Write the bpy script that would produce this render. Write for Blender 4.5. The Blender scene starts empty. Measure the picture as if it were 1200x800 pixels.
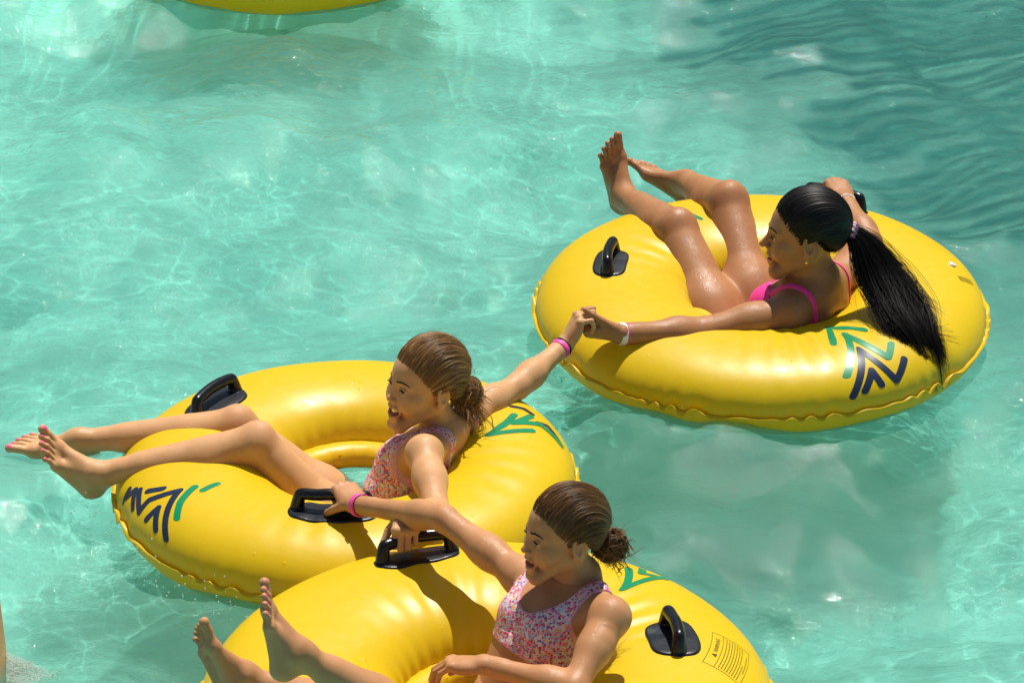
import bpy, bmesh, math, random
import numpy as np
from mathutils import Vector, Matrix, Quaternion
random.seed(7); np.random.seed(7)
RAD = math.radians
scene = bpy.context.scene
COL = scene.collection

# ------------------------------------------------------------------ camera
F = 4100.0                        # focal length in photo pixels (photo is 1200 px wide)
TH = RAD(25.667)                  # how far the camera looks down
CAM = np.array([0.0, -8.5 * math.cos(RAD(28)), 0.05 + 8.5 * math.sin(RAD(28))])
FWD = np.array([0, math.cos(TH), -math.sin(TH)])
UPV = np.array([0, math.sin(TH), math.cos(TH)])
RGT = np.array([1.0, 0, 0])

def ray(px, py):
    return RGT * ((px - 600) / F) - UPV * ((py - 400) / F) + FWD
def at(px, py, Y):                # point of the place seen at a pixel, at world depth Y
    d = ray(px, py); return CAM + d * ((Y - CAM[1]) / d[1])
def atz(px, py, z):               # the same at height z
    d = ray(px, py); return CAM + d * ((z - CAM[2]) / d[2])
def pix(p):
    q = np.asarray(p, float) - CAM
    w = q @ FWD
    return (600 + F * (q @ RGT) / w, 400 - F * (q @ UPV) / w)
def ppm(p):                       # pixels per metre at a point
    return F / ((np.asarray(p, float) - CAM) @ FWD)

cd = bpy.data.cameras.new('camera'); cam = bpy.data.objects.new('camera', cd); COL.objects.link(cam)
cam.location = CAM; cam.rotation_euler = (math.pi / 2 - TH, 0, 0)
cd.sensor_width = 36; cd.lens = F / 1200 * 36; cd.clip_start = 0.1; cd.clip_end = 500
cd.dof.use_dof = True; cd.dof.focus_distance = 8.6; cd.dof.aperture_fstop = 16
scene.camera = cam

# ------------------------------------------------------------------ light
SUN = np.array([0.12, 0.41, 0.90]); SUN /= np.linalg.norm(SUN)
sun_el = math.asin(SUN[2])
w = bpy.data.worlds.new('World'); scene.world = w; w.use_nodes = True
nt = w.node_tree; nt.nodes.clear()
sky = nt.nodes.new('ShaderNodeTexSky'); sky.sky_type = 'NISHITA'; sky.sun_disc = False
sky.sun_elevation = sun_el; sky.sun_rotation = math.atan2(SUN[0], SUN[1]); sky.air_density = 1.0; sky.dust_density = 0.8
bg = nt.nodes.new('ShaderNodeBackground'); bg.inputs[1].default_value = 0.056
wo = nt.nodes.new('ShaderNodeOutputWorld')
nt.links.new(sky.outputs[0], bg.inputs[0]); nt.links.new(bg.outputs[0], wo.inputs[0])
sl = bpy.data.lights.new('sun', 'SUN'); sl.energy = 5.0; sl.angle = RAD(0.53); sl.color = (1.0, 0.955, 0.88)
so = bpy.data.objects.new('sun', sl); COL.objects.link(so)
so.rotation_euler = Vector(SUN).to_track_quat('Z', 'Y').to_euler(); so.location = (3, 5, 10)
scene.view_settings.view_transform = 'Standard'; scene.view_settings.look = 'None'
scene.view_settings.exposure = 0.25; scene.view_settings.gamma = 1.0
scene.view_settings.use_curve_mapping = False
scene.render.engine = 'CYCLES'
scene.cycles.use_denoising = True
scene.cycles.use_adaptive_sampling = True; scene.cycles.adaptive_threshold = 0.018
scene.cycles.max_bounces = 9; scene.cycles.transparent_max_bounces = 12
scene.cycles.transmission_bounces = 8; scene.cycles.glossy_bounces = 4; scene.cycles.diffuse_bounces = 4
scene.cycles.sample_clamp_indirect = 6

# ------------------------------------------------------------------ helpers
def tag(o, label=None, cat=None, group=None, kind=None):
    if label: o['label'] = label
    if cat: o['category'] = cat
    if group: o['group'] = group
    if kind: o['kind'] = kind
    return o
def mesh_obj(name, V, Fc, mat, parent=None, smooth=True):
    me = bpy.data.meshes.new(name)
    V = np.asarray(V, np.float32)
    if isinstance(Fc, np.ndarray):
        n, k = Fc.shape
        me.vertices.add(len(V)); me.vertices.foreach_set('co', V.ravel())
        me.loops.add(n * k); me.loops.foreach_set('vertex_index', Fc.astype(np.int32).ravel())
        me.polygons.add(n); me.polygons.foreach_set('loop_start', np.arange(0, n * k, k, dtype=np.int32))
        me.update(calc_edges=True)
    else:
        me.from_pydata([tuple(map(float, v)) for v in V], [], Fc); me.update()
    me.polygons.foreach_set('use_smooth', np.full(len(me.polygons), smooth))
    o = bpy.data.objects.new(name, me); COL.objects.link(o)
    if mat: me.materials.append(mat)
    if parent: o.parent = parent
    return o
def empty(name, loc=(0, 0, 0), parent=None):
    o = bpy.data.objects.new(name, None); COL.objects.link(o); o.location = loc
    o.empty_display_size = 0.1
    if parent: o.parent = parent
    return o
def unit(v):
    v = np.asarray(v, float); return v / max(1e-9, np.linalg.norm(v))

class NT:                          # small node-tree helper
    def __init__(s, name):
        s.m = bpy.data.materials.new(name); s.m.use_nodes = True
        s.t = s.m.node_tree; s.t.nodes.clear()
        s.out = s.n('ShaderNodeOutputMaterial')
    def n(s, typ, **kw):
        nd = s.t.nodes.new(typ)
        for k, v in kw.items(): setattr(nd, k, v)
        return nd
    def l(s, a, b): s.t.links.new(a, b)
    def pr(s, color=(.5, .5, .5), rough=.5, **kw):
        p = s.n('ShaderNodeBsdfPrincipled')
        if color is not None: p.inputs['Base Color'].default_value = (*color, 1)
        p.inputs['Roughness'].default_value = rough
        for k, v in kw.items(): p.inputs[k.replace('_', ' ')].default_value = v
        s.l(p.outputs[0], s.out.inputs[0]); return p
    def noise(s, scale, detail=3, rough=.5, coord='Object', vec=None, dim=None):
        if vec is None:
            tc = s.n('ShaderNodeTexCoord'); vec = tc.outputs[coord]
        nz = s.n('ShaderNodeTexNoise'); nz.inputs['Scale'].default_value = scale
        nz.inputs['Detail'].default_value = detail; nz.inputs['Roughness'].default_value = rough
        s.l(vec, nz.inputs['Vector']); return nz
    def ramp(s, src, stops, interp='LINEAR'):
        r = s.n('ShaderNodeValToRGB'); r.color_ramp.interpolation = interp
        el = r.color_ramp.elements
        while len(el) < len(stops): el.new(0.5)
        for e, (p, c) in zip(el, stops):
            e.position = p; e.color = (*c, 1) if len(c) == 3 else c
        s.l(src, r.inputs[0]); return r
    def bump(s, src, strength, dist, target, normal=None):
        b = s.n('ShaderNodeBump'); b.inputs['Strength'].default_value = strength
        b.inputs['Distance'].default_value = dist; s.l(src, b.inputs['Height'])
        if normal is not None: s.l(normal, b.inputs['Normal'])
        if target is not None: s.l(b.outputs[0], target)
        return b
    def math(s, op, a, b=None, c=None):
        m = s.n('ShaderNodeMath', operation=op)
        for i, v in enumerate((a, b, c)):
            if v is None: continue
            if isinstance(v, (int, float)): m.inputs[i].default_value = v
            else: s.l(v, m.inputs[i])
        return m.outputs[0]
    def mixc(s, fac, a, b):
        m = s.n('ShaderNodeMix', data_type='RGBA')
        for sock, v in ((m.inputs[0], fac), (m.inputs[6], a), (m.inputs[7], b)):
            if isinstance(v, (int, float)): sock.default_value = v
            elif isinstance(v, tuple): sock.default_value = (*v, 1)
            else: s.l(v, sock)
        return m.outputs[2]

# ------------------------------------------------------------------ materials
def mat_vinyl():
    t = NT('yellow_vinyl'); p = t.pr((.82, .555, .008), .34)
    p.inputs['Specular IOR Level'].default_value = .42
    nz = t.noise(3.0, 4, .6)
    c = t.ramp(nz.outputs[0], [(.3, (.84, .565, .008)), (.7, (.88, .605, .014))])
    t.l(c.outputs[0], p.inputs['Base Color'])
    n2 = t.noise(38, 3, .6)
    r = t.ramp(n2.outputs[0], [(.35, (.34,) * 3), (.75, (.45,) * 3)]); t.l(r.outputs[0], p.inputs['Roughness'])
    # sparse water droplets sitting on the vinyl
    tc = t.n('ShaderNodeTexCoord')
    vo = t.n('ShaderNodeTexVoronoi'); vo.inputs['Scale'].default_value = 42; vo.inputs['Randomness'].default_value = 1
    t.l(tc.outputs['Object'], vo.inputs['Vector'])
    sp = t.n('ShaderNodeSeparateColor'); t.l(vo.outputs['Color'], sp.inputs[0])
    rad = t.math('MULTIPLY', t.math('SUBTRACT', sp.outputs[0], .72), .9)
    h = t.math('MAXIMUM', t.math('SUBTRACT', rad, vo.outputs['Distance']), 0.0)
    b1 = t.bump(h, .35, .02, None)
    n3 = t.noise(11, 2, .5)
    t.bump(n3.outputs[0], .05, .02, p.inputs['Normal'], b1.outputs[0])
    tl = t.n('ShaderNodeBsdfTranslucent'); tl.inputs[0].default_value = (.86, .66, .02, 1)   # thin skin lets some sun through
    mx = t.n('ShaderNodeMixShader'); mx.inputs[0].default_value = .32
    t.l(p.outputs[0], mx.inputs[1]); t.l(tl.outputs[0], mx.inputs[2]); t.l(mx.outputs[0], t.out.inputs[0])
    return t.m
def mat_simple(name, col, rough, spec=.5, bump=None, **kw):
    t = NT(name); p = t.pr(col, rough, **kw); p.inputs['Specular IOR Level'].default_value = spec
    if bump:
        nz = t.noise(bump[0], 3, .6); t.bump(nz.outputs[0], bump[1], .01, p.inputs['Normal'])
    return t.m
M_VINYL = mat_vinyl()
M_BLACK = mat_simple('black_rubber', (.007, .007, .008), .22, .45, (60, .06))
M_PATCH = mat_simple('black_rubber_patch', (.006, .008, .013), .36, .4, (90, .10))
def mat_print(name, c):
    t = NT(name); p = t.pr(c, .3)
    nz = t.noise(24, 4, .6); r = t.ramp(nz.outputs[0], [(.3, tuple(x * .9 for x in c)), (.8, tuple(min(1, x * 1.15) for x in c))])
    t.l(r.outputs[0], p.inputs['Base Color']); return t.m
M_GREEN = mat_print('green_print', (.0, .22, .085))
M_NAVY = mat_print('navy_print', (.012, .022, .05))
M_INK = mat_print('dark_print', (.09, .07, .012))

# ------------------------------------------------------------------ inflatable tubes
class Tube:
    """centre, outer radius and tilt give the ring; P(theta, phi, off) is a point on its skin (phi 0 outward, 90 deg up)."""
    def __init__(s, c, Ro, tilt=(0, 0), ra=.33, rb=.20, seed=0, ecc=0.0):
        s.ecc = ecc
        s.c = np.asarray(c, float); s.a = Ro * ra; s.b = Ro * rb; s.R = Ro - s.a
        s.M = np.array((Matrix.Rotation(RAD(tilt[0]), 3, 'X') @ Matrix.Rotation(RAD(tilt[1]), 3, 'Y')))
        r = np.random.RandomState(seed)
        s.N = int(round(2 * math.pi * Ro / .066)); s.ph = r.rand(6) * 6.28; s.fr = r.randint(3, 11, 6)
        s.wr = []
    def wave(s, th):
        j = sum(np.sin(th * f + p) for f, p in zip(s.fr, s.ph))
        return np.sin(th * s.N + 0.8 * j), .60 + .17 * j
    def local(s, th, phi, off=0.0):
        th = np.asarray(th, float); phi = np.asarray(phi, float)
        cp, sp = np.cos(phi), np.sin(phi)
        ex = .88
        cx = np.sign(cp) * np.abs(cp) ** ex; cz = np.sign(sp) * np.abs(sp) ** .94
        wv, am = s.wave(th)
        near_o = np.exp(-(phi / .32) ** 2) ; pi_ = np.abs(np.abs(phi) - math.pi); near_i = np.exp(-(pi_ / .45) ** 2)
        d = off - .0045 * near_o * (.5 + .5 * wv) * am - .003 * near_i * (.5 + .5 * np.sin(th * s.N * .6 + s.ph[0]))
        for (t0, wdt, amp, fr) in s.wr:         # creases where a body presses the ring
            dt = (th - t0 + math.pi) % (2 * math.pi) - math.pi
            d = d + amp * np.exp(-(dt / wdt) ** 2) * np.sin(dt * fr) * np.exp(-((phi - 1.75) / .55) ** 2)
        d = d + .0011 * np.sin(3 * th + s.ph[2] + 1.3 * np.sin(2 * phi)) + .0008 * np.sin(11 * th + 2.5 * phi + s.ph[3]) * np.sin(phi)
        # the print and the skin share this surface, so nothing floats
        nx, nz = cp / s.a, sp / s.b; nn = np.sqrt(nx * nx + nz * nz) + 1e-9
        da = s.ecc * np.cos(th)                 # one side of the ring is fatter than the other
        rr = s.R + da + (s.a - da) * cx + d * nx / nn; zz = s.b * cz + d * nz / nn
        return np.stack([rr * np.cos(th), rr * np.sin(th), zz], -1)
    def arc(s, ph): return math.hypot(s.a * math.sin(ph), s.b * math.cos(ph))
    def P(s, th, phi, off=0.0):
        return s.local(th, phi, off) @ s.M.T + s.c
    def N_(s, th, phi):
        e = 1e-3
        u = s.P(th + e, phi) - s.P(th - e, phi); v = s.P(th, phi + e) - s.P(th, phi - e)
        n = np.cross(u, v); return n / np.linalg.norm(n)
    def find(s, px, py, phis=None):             # skin point seen at a pixel: (theta, phi)
        T_, P_ = np.meshgrid(np.linspace(-math.pi, math.pi, 721), np.linspace(-.9, math.pi, 241), indexing='ij')
        p = s.P(T_, P_); q = p - CAM; wq = q @ FWD
        x = 600 + F * (q @ RGT) / wq; y = 400 - F * (q @ UPV) / wq
        e = (x - px) ** 2 + (y - py) ** 2
        cand = e < max(9.0, e.min() * 1.5)
        k = np.argmin(np.where(cand, wq, 1e9)); k = np.unravel_index(k, e.shape)
        return T_[k], P_[k]

def grid_faces(nu, nv, wrap_u, wrap_v):
    iu = np.arange(nu if wrap_u else nu - 1); iv = np.arange(nv if wrap_v else nv - 1)
    A, B = np.meshgrid(iu, iv, indexing='ij'); A = A.ravel(); B = B.ravel()
    A2 = (A + 1) % nu; B2 = (B + 1) % nv
    return np.stack([A * nv + B, A2 * nv + B, A2 * nv + B2, A * nv + B2], 1)

def build_tube(T, label, root_name='inflatable_tube'):
    root = empty(root_name, T.c)
    tag(root, label, 'swim tube', 'yellow inflatable tubes floating on the pool')
    nt_, npz = 640, 120
    th = np.linspace(0, 2 * math.pi, nt_, endpoint=False); ph = np.linspace(-math.pi, math.pi, npz, endpoint=False)
    A, B = np.meshgrid(th, ph, indexing='ij')
    V = T.P(A, B).reshape(-1, 3) - T.c
    mesh_obj('ring', V, grid_faces(nt_, npz, True, True), M_VINYL, root)
    # welded seams: a thin flap that waves up and down, outside and inside
    for nm, r0, wid, sgn in (('outer_seam', T.R + T.a - .004, .0155, 1), ('inner_seam', T.R - T.a + .004, .052, -1)):
        n = 1400; tt = np.linspace(0, 2 * math.pi, n, endpoint=False)
        wv, am = T.wave(tt)
        if sgn < 0: wv = np.sin(tt * T.N * .45 + T.ph[1]) * .4
        prof = [(0, .0016), (.5, .0015), (1, .0009), (1.0, -.0009), (.5, -.0015), (0, -.0016)]
        V = []
        for f, z in prof:
            rr = r0 + (2 * T.ecc * np.cos(tt) if sgn < 0 else 0) + sgn * f * wid * (1 + .12 * wv) - (0.0035 * (.5 + .5 * wv) if sgn > 0 else 0)
            zz = z + .0098 * wv * am * f ** 1.2
            V.append(np.stack([rr * np.cos(tt), rr * np.sin(tt), zz], -1))
        V = np.stack(V, 1).reshape(-1, 3) @ T.M.T
        mesh_obj(nm, V, grid_faces(n, len(prof), True, True), M_VINYL, root)
    # soft inner roll under the inner seam
    n, m = 200, 24; tt = np.linspace(0, 2 * math.pi, n, endpoint=False); aa = np.linspace(0, 2 * math.pi, m, endpoint=False)
    A, B = np.meshgrid(tt, aa, indexing='ij'); r0 = T.R - T.a + 2 * T.ecc * np.cos(A) - .016
    rr = r0 + (.040 + .0012 * np.sin(A * 23)) * np.cos(B); zz = -.014 + .032 * np.sin(B)
    V = np.stack([rr * np.cos(A), rr * np.sin(A), zz], -1).reshape(-1, 3) @ T.M.T
    mesh_obj('inner_roll', V, grid_faces(n, m, True, True), M_VINYL, root)
    return root

def strip_on(T, root, name, mat, polylines, org, ax, width, off=.0008, taper=None):
    """polylines in a flat sketch (x right, y up, metres) wrapped onto the tube skin about org=(theta, phi); ax turns the sketch."""
    th0, ph0 = org; ca, sa = math.cos(ax), math.sin(ax)
    Rl = T.R + T.a * math.cos(ph0); rl = T.arc(ph0)
    V = []; O = []; Fc = []; b0 = 0; K = 5
    for li, pl in enumerate(polylines):
        pl = np.asarray(pl, float); w_ = width if np.isscalar(width) else width[li]; hw = w_ / 2
        for si, (a_, b_) in enumerate(zip(pl[:-1], pl[1:])):
            L = np.linalg.norm(b_ - a_); tn = (b_ - a_) / max(L, 1e-9); nr = np.array([-tn[1], tn[0]])
            cap = hw * np.sin(np.linspace(-math.pi / 2, 0, 7))[:-1]
            xs_ = np.r_[cap, np.linspace(0, L, max(2, int(L / .005))), L - cap[::-1]]
            hwid = hw * np.sqrt(np.clip(1 - (np.minimum(np.minimum(xs_, L - xs_), 0) / hw) ** 2, 0, 1))
            for x_, h_ in zip(xs_, hwid):
                for k in range(K):
                    q = a_ + tn * x_ + nr * h_ * (k / (K - 1) * 2 - 1)
                    x = q[0] * ca - q[1] * sa; y = q[0] * sa + q[1] * ca
                    V.append((th0 + x / Rl, ph0 + y / rl)); O.append(off + .0003 * (si % 3) )
            n = len(xs_)
            for i in range(n - 1):
                for k in range(K - 1):
                    Fc.append((b0 + i * K + k, b0 + (i + 1) * K + k, b0 + (i + 1) * K + k + 1, b0 + i * K + k + 1))
            b0 += n * K
    V = np.array(V); P = T.P(V[:, 0], V[:, 1], np.array(O)) - T.c
    return mesh_obj(name, P, np.array(Fc), mat, root)

def sweep(pts, radii, seg=12, up=None, flat=1.0, caps=True):
    """tube along points with a radius per point; flat<1 squashes it along the second axis"""
    pts = np.asarray(pts, float); n = len(pts); radii = np.broadcast_to(radii, (n,))
    tan = np.gradient(pts, axis=0); tan /= np.linalg.norm(tan, axis=1)[:, None] + 1e-12
    u = np.asarray(up if up is not None else (0, 0, 1), float)
    V = []
    for i in range(n):
        s_ = np.cross(tan[i], u)
        if np.linalg.norm(s_) < 1e-4: s_ = np.cross(tan[i], (1, 0, 0.1))
        s_ = unit(s_); v_ = np.cross(s_, tan[i])
        if up is None: u = v_
        a = np.linspace(0, 2 * math.pi, seg, endpoint=False)
        V.append(pts[i] + radii[i] * (np.cos(a)[:, None] * s_ + flat * np.sin(a)[:, None] * v_))
    V = np.concatenate(V); Fc = [tuple(r) for r in grid_faces(n, seg, False, True)]
    if caps:
        Fc.append(tuple(range(seg))[::-1]); Fc.append(tuple(range((n - 1) * seg, n * seg)))
    return V, Fc
def cat(parts):
    V = []; Fc = []; b = 0
    for v, f in parts:
        V.append(np.asarray(v)); Fc += [tuple(int(i) + b for i in q) for q in f]; b += len(v)
    return np.concatenate(V), Fc

def add_handle(T, root, org, L=.155, W=.085, hgt=.044, turn=0.0, gripr=.0140):
    """black grab handle: base patch wrapped on the skin, moulded grip bar arching over it"""
    th0, ph0 = org
    Rl = T.R + T.a * math.cos(ph0); rl = T.arc(ph0)
    ca, sa = math.cos(turn), math.sin(turn)
    def S(x, y, off):
        xx = x * ca - y * sa; yy = x * sa + y * ca
        return T.P(np.asarray(th0 + xx / Rl), np.asarray(ph0 + yy / rl), off) - T.c
    # rounded oblong patch, dished rim
    V = []; n = 64
    lev = [(0, .0052), (.35, .0052), (.7, .005), (.9, .0048), (.96, .0045), (1.0, .0022), (1.01, -.001)]
    for f, off in lev:
        for k in range(n):
            a = 2 * math.pi * k / n
            cx, sy = math.cos(a), math.sin(a)
            x = (L / 2) * math.copysign(abs(cx) ** .55, cx) * f; y = (W / 2) * math.copysign(abs(sy) ** .8, sy) * f
            V.append(S(x, y, off))
    Fc = [tuple(q) for q in grid_faces(len(lev), n, False, True)]
    hd = mesh_obj('handle', V, Fc, M_PATCH, root)
    # grip
    pts = []; rad = []
    l2 = L * .385
    for k in range(41):
        u = k / 40
        if u < .28: v = u / .28; x = -l2 - .006 + .010 * v; h = hgt * math.sin(v * math.pi / 2) ** .8 * .93
        elif u > .72: v = (1 - u) / .28; x = l2 + .006 - .010 * v; h = hgt * math.sin(v * math.pi / 2) ** .8 * .93
        else: v = (u - .28) / .44; x = (-l2 + .004) + 2 * (l2 - .004) * v; h = hgt * (.93 + .09 * math.sin(v * math.pi))
        pts.append(S(x, 0, .002 + h)); rad.append(gripr * (1.25 - .25 * min(1, h / hgt * 1.2)))
    pts = np.array(pts)
    for _ in range(3): pts[1:-1] = (pts[:-2] + 2 * pts[1:-1] + pts[2:]) / 4
    yax = unit(S(0, .02, .02) - S(0, -.02, .02))
    V, Fc = sweep(pts, rad, 14, up=yax)
    mesh_obj('grip', V, Fc, M_BLACK, hd)
    # raised moulding where the grip meets the patch
    for sx in (-1, 1):
        q = [S(sx * (l2 + .004), 0, .001), S(sx * (l2 + .004), 0, .010), S(sx * (l2 + .002), 0, .017)]
        V, Fc = sweep(q, [.019, .0165, .012], 14, up=yax); mesh_obj('grip_foot', V, Fc, M_BLACK, hd)
    bar = S(0, 0, .002 + hgt * 1.02) + T.c; axis = unit(S(.02, 0, .01) - S(-.02, 0, .01))
    return bar, axis, T.N_(th0, ph0)

LT = Tube(atz(406, 567, .050), .558, (0.5, 0), ra=.325, seed=1, ecc=.012)
_c = atz(891, 362, .112); RT = Tube(_c, 263.5 / ppm(_c), (2.2, 0.0), ra=.335, rb=.176, seed=2, ecc=.008)
_c = atz(570, 826, .058); BT = Tube(_c, 337 / ppm(_c), (0, 0), ra=.35, seed=3)
for T_, lst in ((LT, ((610, 545, .40, .0022, 34), (380, 590, .3, .0018, 38))), (RT, ((945, 390, .34, .0026, 44), (790, 300, .3, .0018, 34))), (BT, ((775, 700, .35, .0028, 42), (540, 770, .4, .002, 34)))):
    for x_, y_, wd_, am_, fr_ in lst: T_.wr.append((T_.find(x_, y_)[0], wd_, am_, fr_))
_c = atz(335, -74, .060); FT = Tube(_c, 200 / ppm(_c), (0, 0), seed=4)
# ------------------------------------------------------------------ pool: floor, water, surroundings
WZ = 0.0
def waves(X, Y):
    """height of the stirred pool water (metres): swell, chop and ripples of many directions"""
    r = np.random.RandomState(11)
    Z = np.zeros_like(X)
    # domain warp keeps crests from running straight
    wx = X + .10 * np.sin(1.9 * Y + 1.0 + .8 * np.sin(1.3 * X)) + .05 * np.sin(4.1 * Y + 2.0 * X)
    wy = Y + .12 * np.sin(1.6 * X + .4 + .7 * np.sin(1.1 * Y)) + .05 * np.sin(3.7 * X - 1.7 * Y)
    for lam, amp, n, spread in ((1.7, .024, 5, .5), (.75, .0175, 9, .7), (.33, .0060, 16, 1.0), (.15, .0016, 20, 1.3), (.08, .00055, 24, 1.5)):
        for k in range(n):
            l = lam * (0.72 + .6 * r.rand()); a = math.pi * .62 + r.randn() * spread; kk = 2 * math.pi / l
            p = r.rand() * 6.28; A = amp * (.5 + r.rand()) / math.sqrt(n) * 1.5
            ph = kk * (wx * math.cos(a) + wy * math.sin(a)) + p
            s_ = np.sin(ph)
            Z += A * (s_ + .22 * np.cos(2 * ph))
    # calmer close to the frame's right foreground
    return Z

def mat_water():
    t = NT('pool_water')
    tc = t.n('ShaderNodeTexCoord')
    mp = t.n('ShaderNodeMapping'); mp.inputs['Scale'].default_value = (1, 1.5, 1); mp.inputs['Rotation'].default_value = (0, 0, .35)
    t.l(tc.outputs['Object'], mp.inputs[0])
    nw = t.noise(6, 3, .6, vec=mp.outputs[0])
    vadd = t.n('ShaderNodeVectorMath', operation='MULTIPLY_ADD'); vadd.inputs[1].default_value = (.12, .12, 0)
    t.l(nw.outputs['Color'], vadd.inputs[0]); t.l(mp.outputs[0], vadd.inputs[2])
    n1 = t.noise(26, 4, .62, vec=vadd.outputs[0])
    n2 = t.noise(75, 3, .6, vec=vadd.outputs[0])
    h = t.math('ADD', n1.outputs[0], t.math('MULTIPLY', n2.outputs[0], .28))
    n5 = t.noise(190, 2, .6, vec=vadd.outputs[0])
    h = t.math('ADD', h, t.math('MULTIPLY', n5.outputs[0], .10))
    b = t.bump(h, .62, .012, None)
    refr = t.n('ShaderNodeBsdfRefraction'); refr.inputs['IOR'].default_value = 1.33; refr.inputs['Roughness'].default_value = 0.0
    refr.inputs['Color'].default_value = (.93, 1, .985, 1)
    tr = t.n('ShaderNodeBsdfTransparent'); tr.inputs[0].default_value = (.90, 1.0, .98, 1)
    gl = t.n('ShaderNodeBsdfGlossy'); gl.inputs['Roughness'].default_value = .035
    df = t.n('ShaderNodeBsdfDiffuse'); df.inputs[0].default_value = (.40, .86, .71, 1)
    fr = t.n('ShaderNodeFresnel'); fr.inputs[0].default_value = 1.26
    for nd in (refr, gl, fr): t.l(b.outputs[0], nd.inputs['Normal'])
    m1 = t.n('ShaderNodeMixShader'); m1.inputs[0].default_value = .22
    t.l(refr.outputs[0], m1.inputs[1]); t.l(tr.outputs[0], m1.inputs[2])
    # milky microbubbles drifting in the top of the stirred water
    nm = t.noise(1.6, 5, .65, vec=mp.outputs[0])
    mr = t.ramp(nm.outputs[0], [(.32, (.08,) * 3), (.70, (.15,) * 3)])
    m2 = t.n('ShaderNodeMixShader'); t.l(mr.outputs[0], m2.inputs[0]); t.l(m1.outputs[0], m2.inputs[1]); t.l(df.outputs[0], m2.inputs[2])
    m3 = t.n('ShaderNodeMixShader'); t.l(fr.outputs[0], m3.inputs[0]); t.l(m2.outputs[0], m3.inputs[1]); t.l(gl.outputs[0], m3.inputs[2])
    t.l(m3.outputs[0], t.out.inputs[0])
    return t.m

def mat_floor():
    t = NT('pool_floor_paint'); p = t.pr((.2, .6, .5), .6)
    n = t.noise(.9, 4, .55)
    r = t.ramp(n.outputs[0], [(.3, (.23, .77, .645)), (.7, (.36, .86, .725))])
    t.l(r.outputs[0], p.inputs['Base Color']); return t.m

def axis_lines(a0, a1, h, far):
    core = np.arange(a0, a1 + h / 2, h)
    g = []; d = h; x = 0
    while x < far: d *= 1.25; x += d; g.append(x)
    g = np.array(g)
    return np.r_[(a0 - g)[::-1], core, a1 + g]
xs = axis_lines(-1.75, 1.9, .010, 45); ys = axis_lines(-1.55, 3.9, .010, 60)
X, Y = np.meshgrid(xs, ys, indexing='ij')
Zw = waves(X, Y) * np.clip(1.6 - np.hypot(X, Y - 1) / 9, .15, 1)
for T_ in (LT, RT, BT, FT):             # the water lies calmer inside each ring
    Zw = Zw * (1 - .75 * np.clip((T_.R - np.hypot(X - T_.c[0], Y - T_.c[1])) / .08, 0, 1))
for T_ in (LT, RT, BT, FT):             # rings of ripples thrown off by the bobbing tubes
    d_ = np.hypot(X - T_.c[0], Y - T_.c[1]) - (T_.R + T_.a) + .02; an_ = np.arctan2(Y - T_.c[1], X - T_.c[0])
    Zw = Zw + .0042 * np.exp(-np.abs(d_) / .13) * np.sin(d_ * 74 + 1.6 * np.sin(3 * an_ + T_.ph[0]) + .8 * np.sin(7 * an_)) * (.55 + .45 * np.sin(2 * an_ + T_.ph[1]))
water = mesh_obj('pool_water', np.stack([X, Y, Zw], -1).reshape(-1, 3), grid_faces(len(xs), len(ys), False, False), mat_water())
tag(water, kind='structure')
FZ = -0.45
fl = mesh_obj('pool_floor', [(-50, -55, FZ), (50, -55, FZ), (50, 70, FZ), (-50, 70, FZ)], [(0, 1, 2, 3)], mat_floor(), smooth=False)
tag(fl, kind='structure')

sl.cycles.is_caustics_light = True
water.cycles.is_caustics_caster = True
fl.cycles.is_caustics_receiver = True
# ------------------------------------------------------------------ build the tubes
r_lt = build_tube(LT, 'yellow tube under the girl whose legs stretch left over a navy and green zigzag')
r_rt = build_tube(RT, 'yellow tube under the dark haired woman in the pink bikini')
r_bt = build_tube(BT, 'nearest yellow tube, cut by the bottom edge, a printed warning panel beside its right grip')
r_ft = build_tube(FT, 'yellow tube with no rider in view, cut by the top edge')

nf = 64; aa_ = np.linspace(0, 2 * math.pi, nf, endpoint=False)      # unseen sheet added to stop sun through the far tube's hole
rad_ = FT.R - FT.a - .02
mesh_obj('sun_block_sheet', [(rad_ * math.cos(a), rad_ * math.sin(a), -.045) for a in aa_] + [(rad_ * math.cos(a), rad_ * math.sin(a), -.048) for a in aa_],
         [tuple(range(nf)), tuple(range(nf, 2 * nf))[::-1]] + [(i, i + nf, (i + 1) % nf + nf, (i + 1) % nf) for i in range(nf)], M_VINYL, r_ft)
def prints(T, root, mat, lines_px, width, name='zigzag_print', off=.0008):
    org = T.find(*np.mean([p for l in lines_px for p in l], axis=0))
    Rl = T.R + T.a * math.cos(org[1]); rl = T.arc(org[1])
    out = []
    for l in lines_px:
        q = []
        for p in l:
            th, ph = T.find(*p)
            dth = (th - org[0] + math.pi) % (2 * math.pi) - math.pi
            q.append((dth * Rl, (ph - org[1]) * rl))
        out.append(q)
    return strip_on(T, root, name, mat, out, org, 0, width, off)
def px4(ox, oy, *ls): return [[(ox + x / 4, oy + y / 4) for x, y in l] for l in ls]

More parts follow.
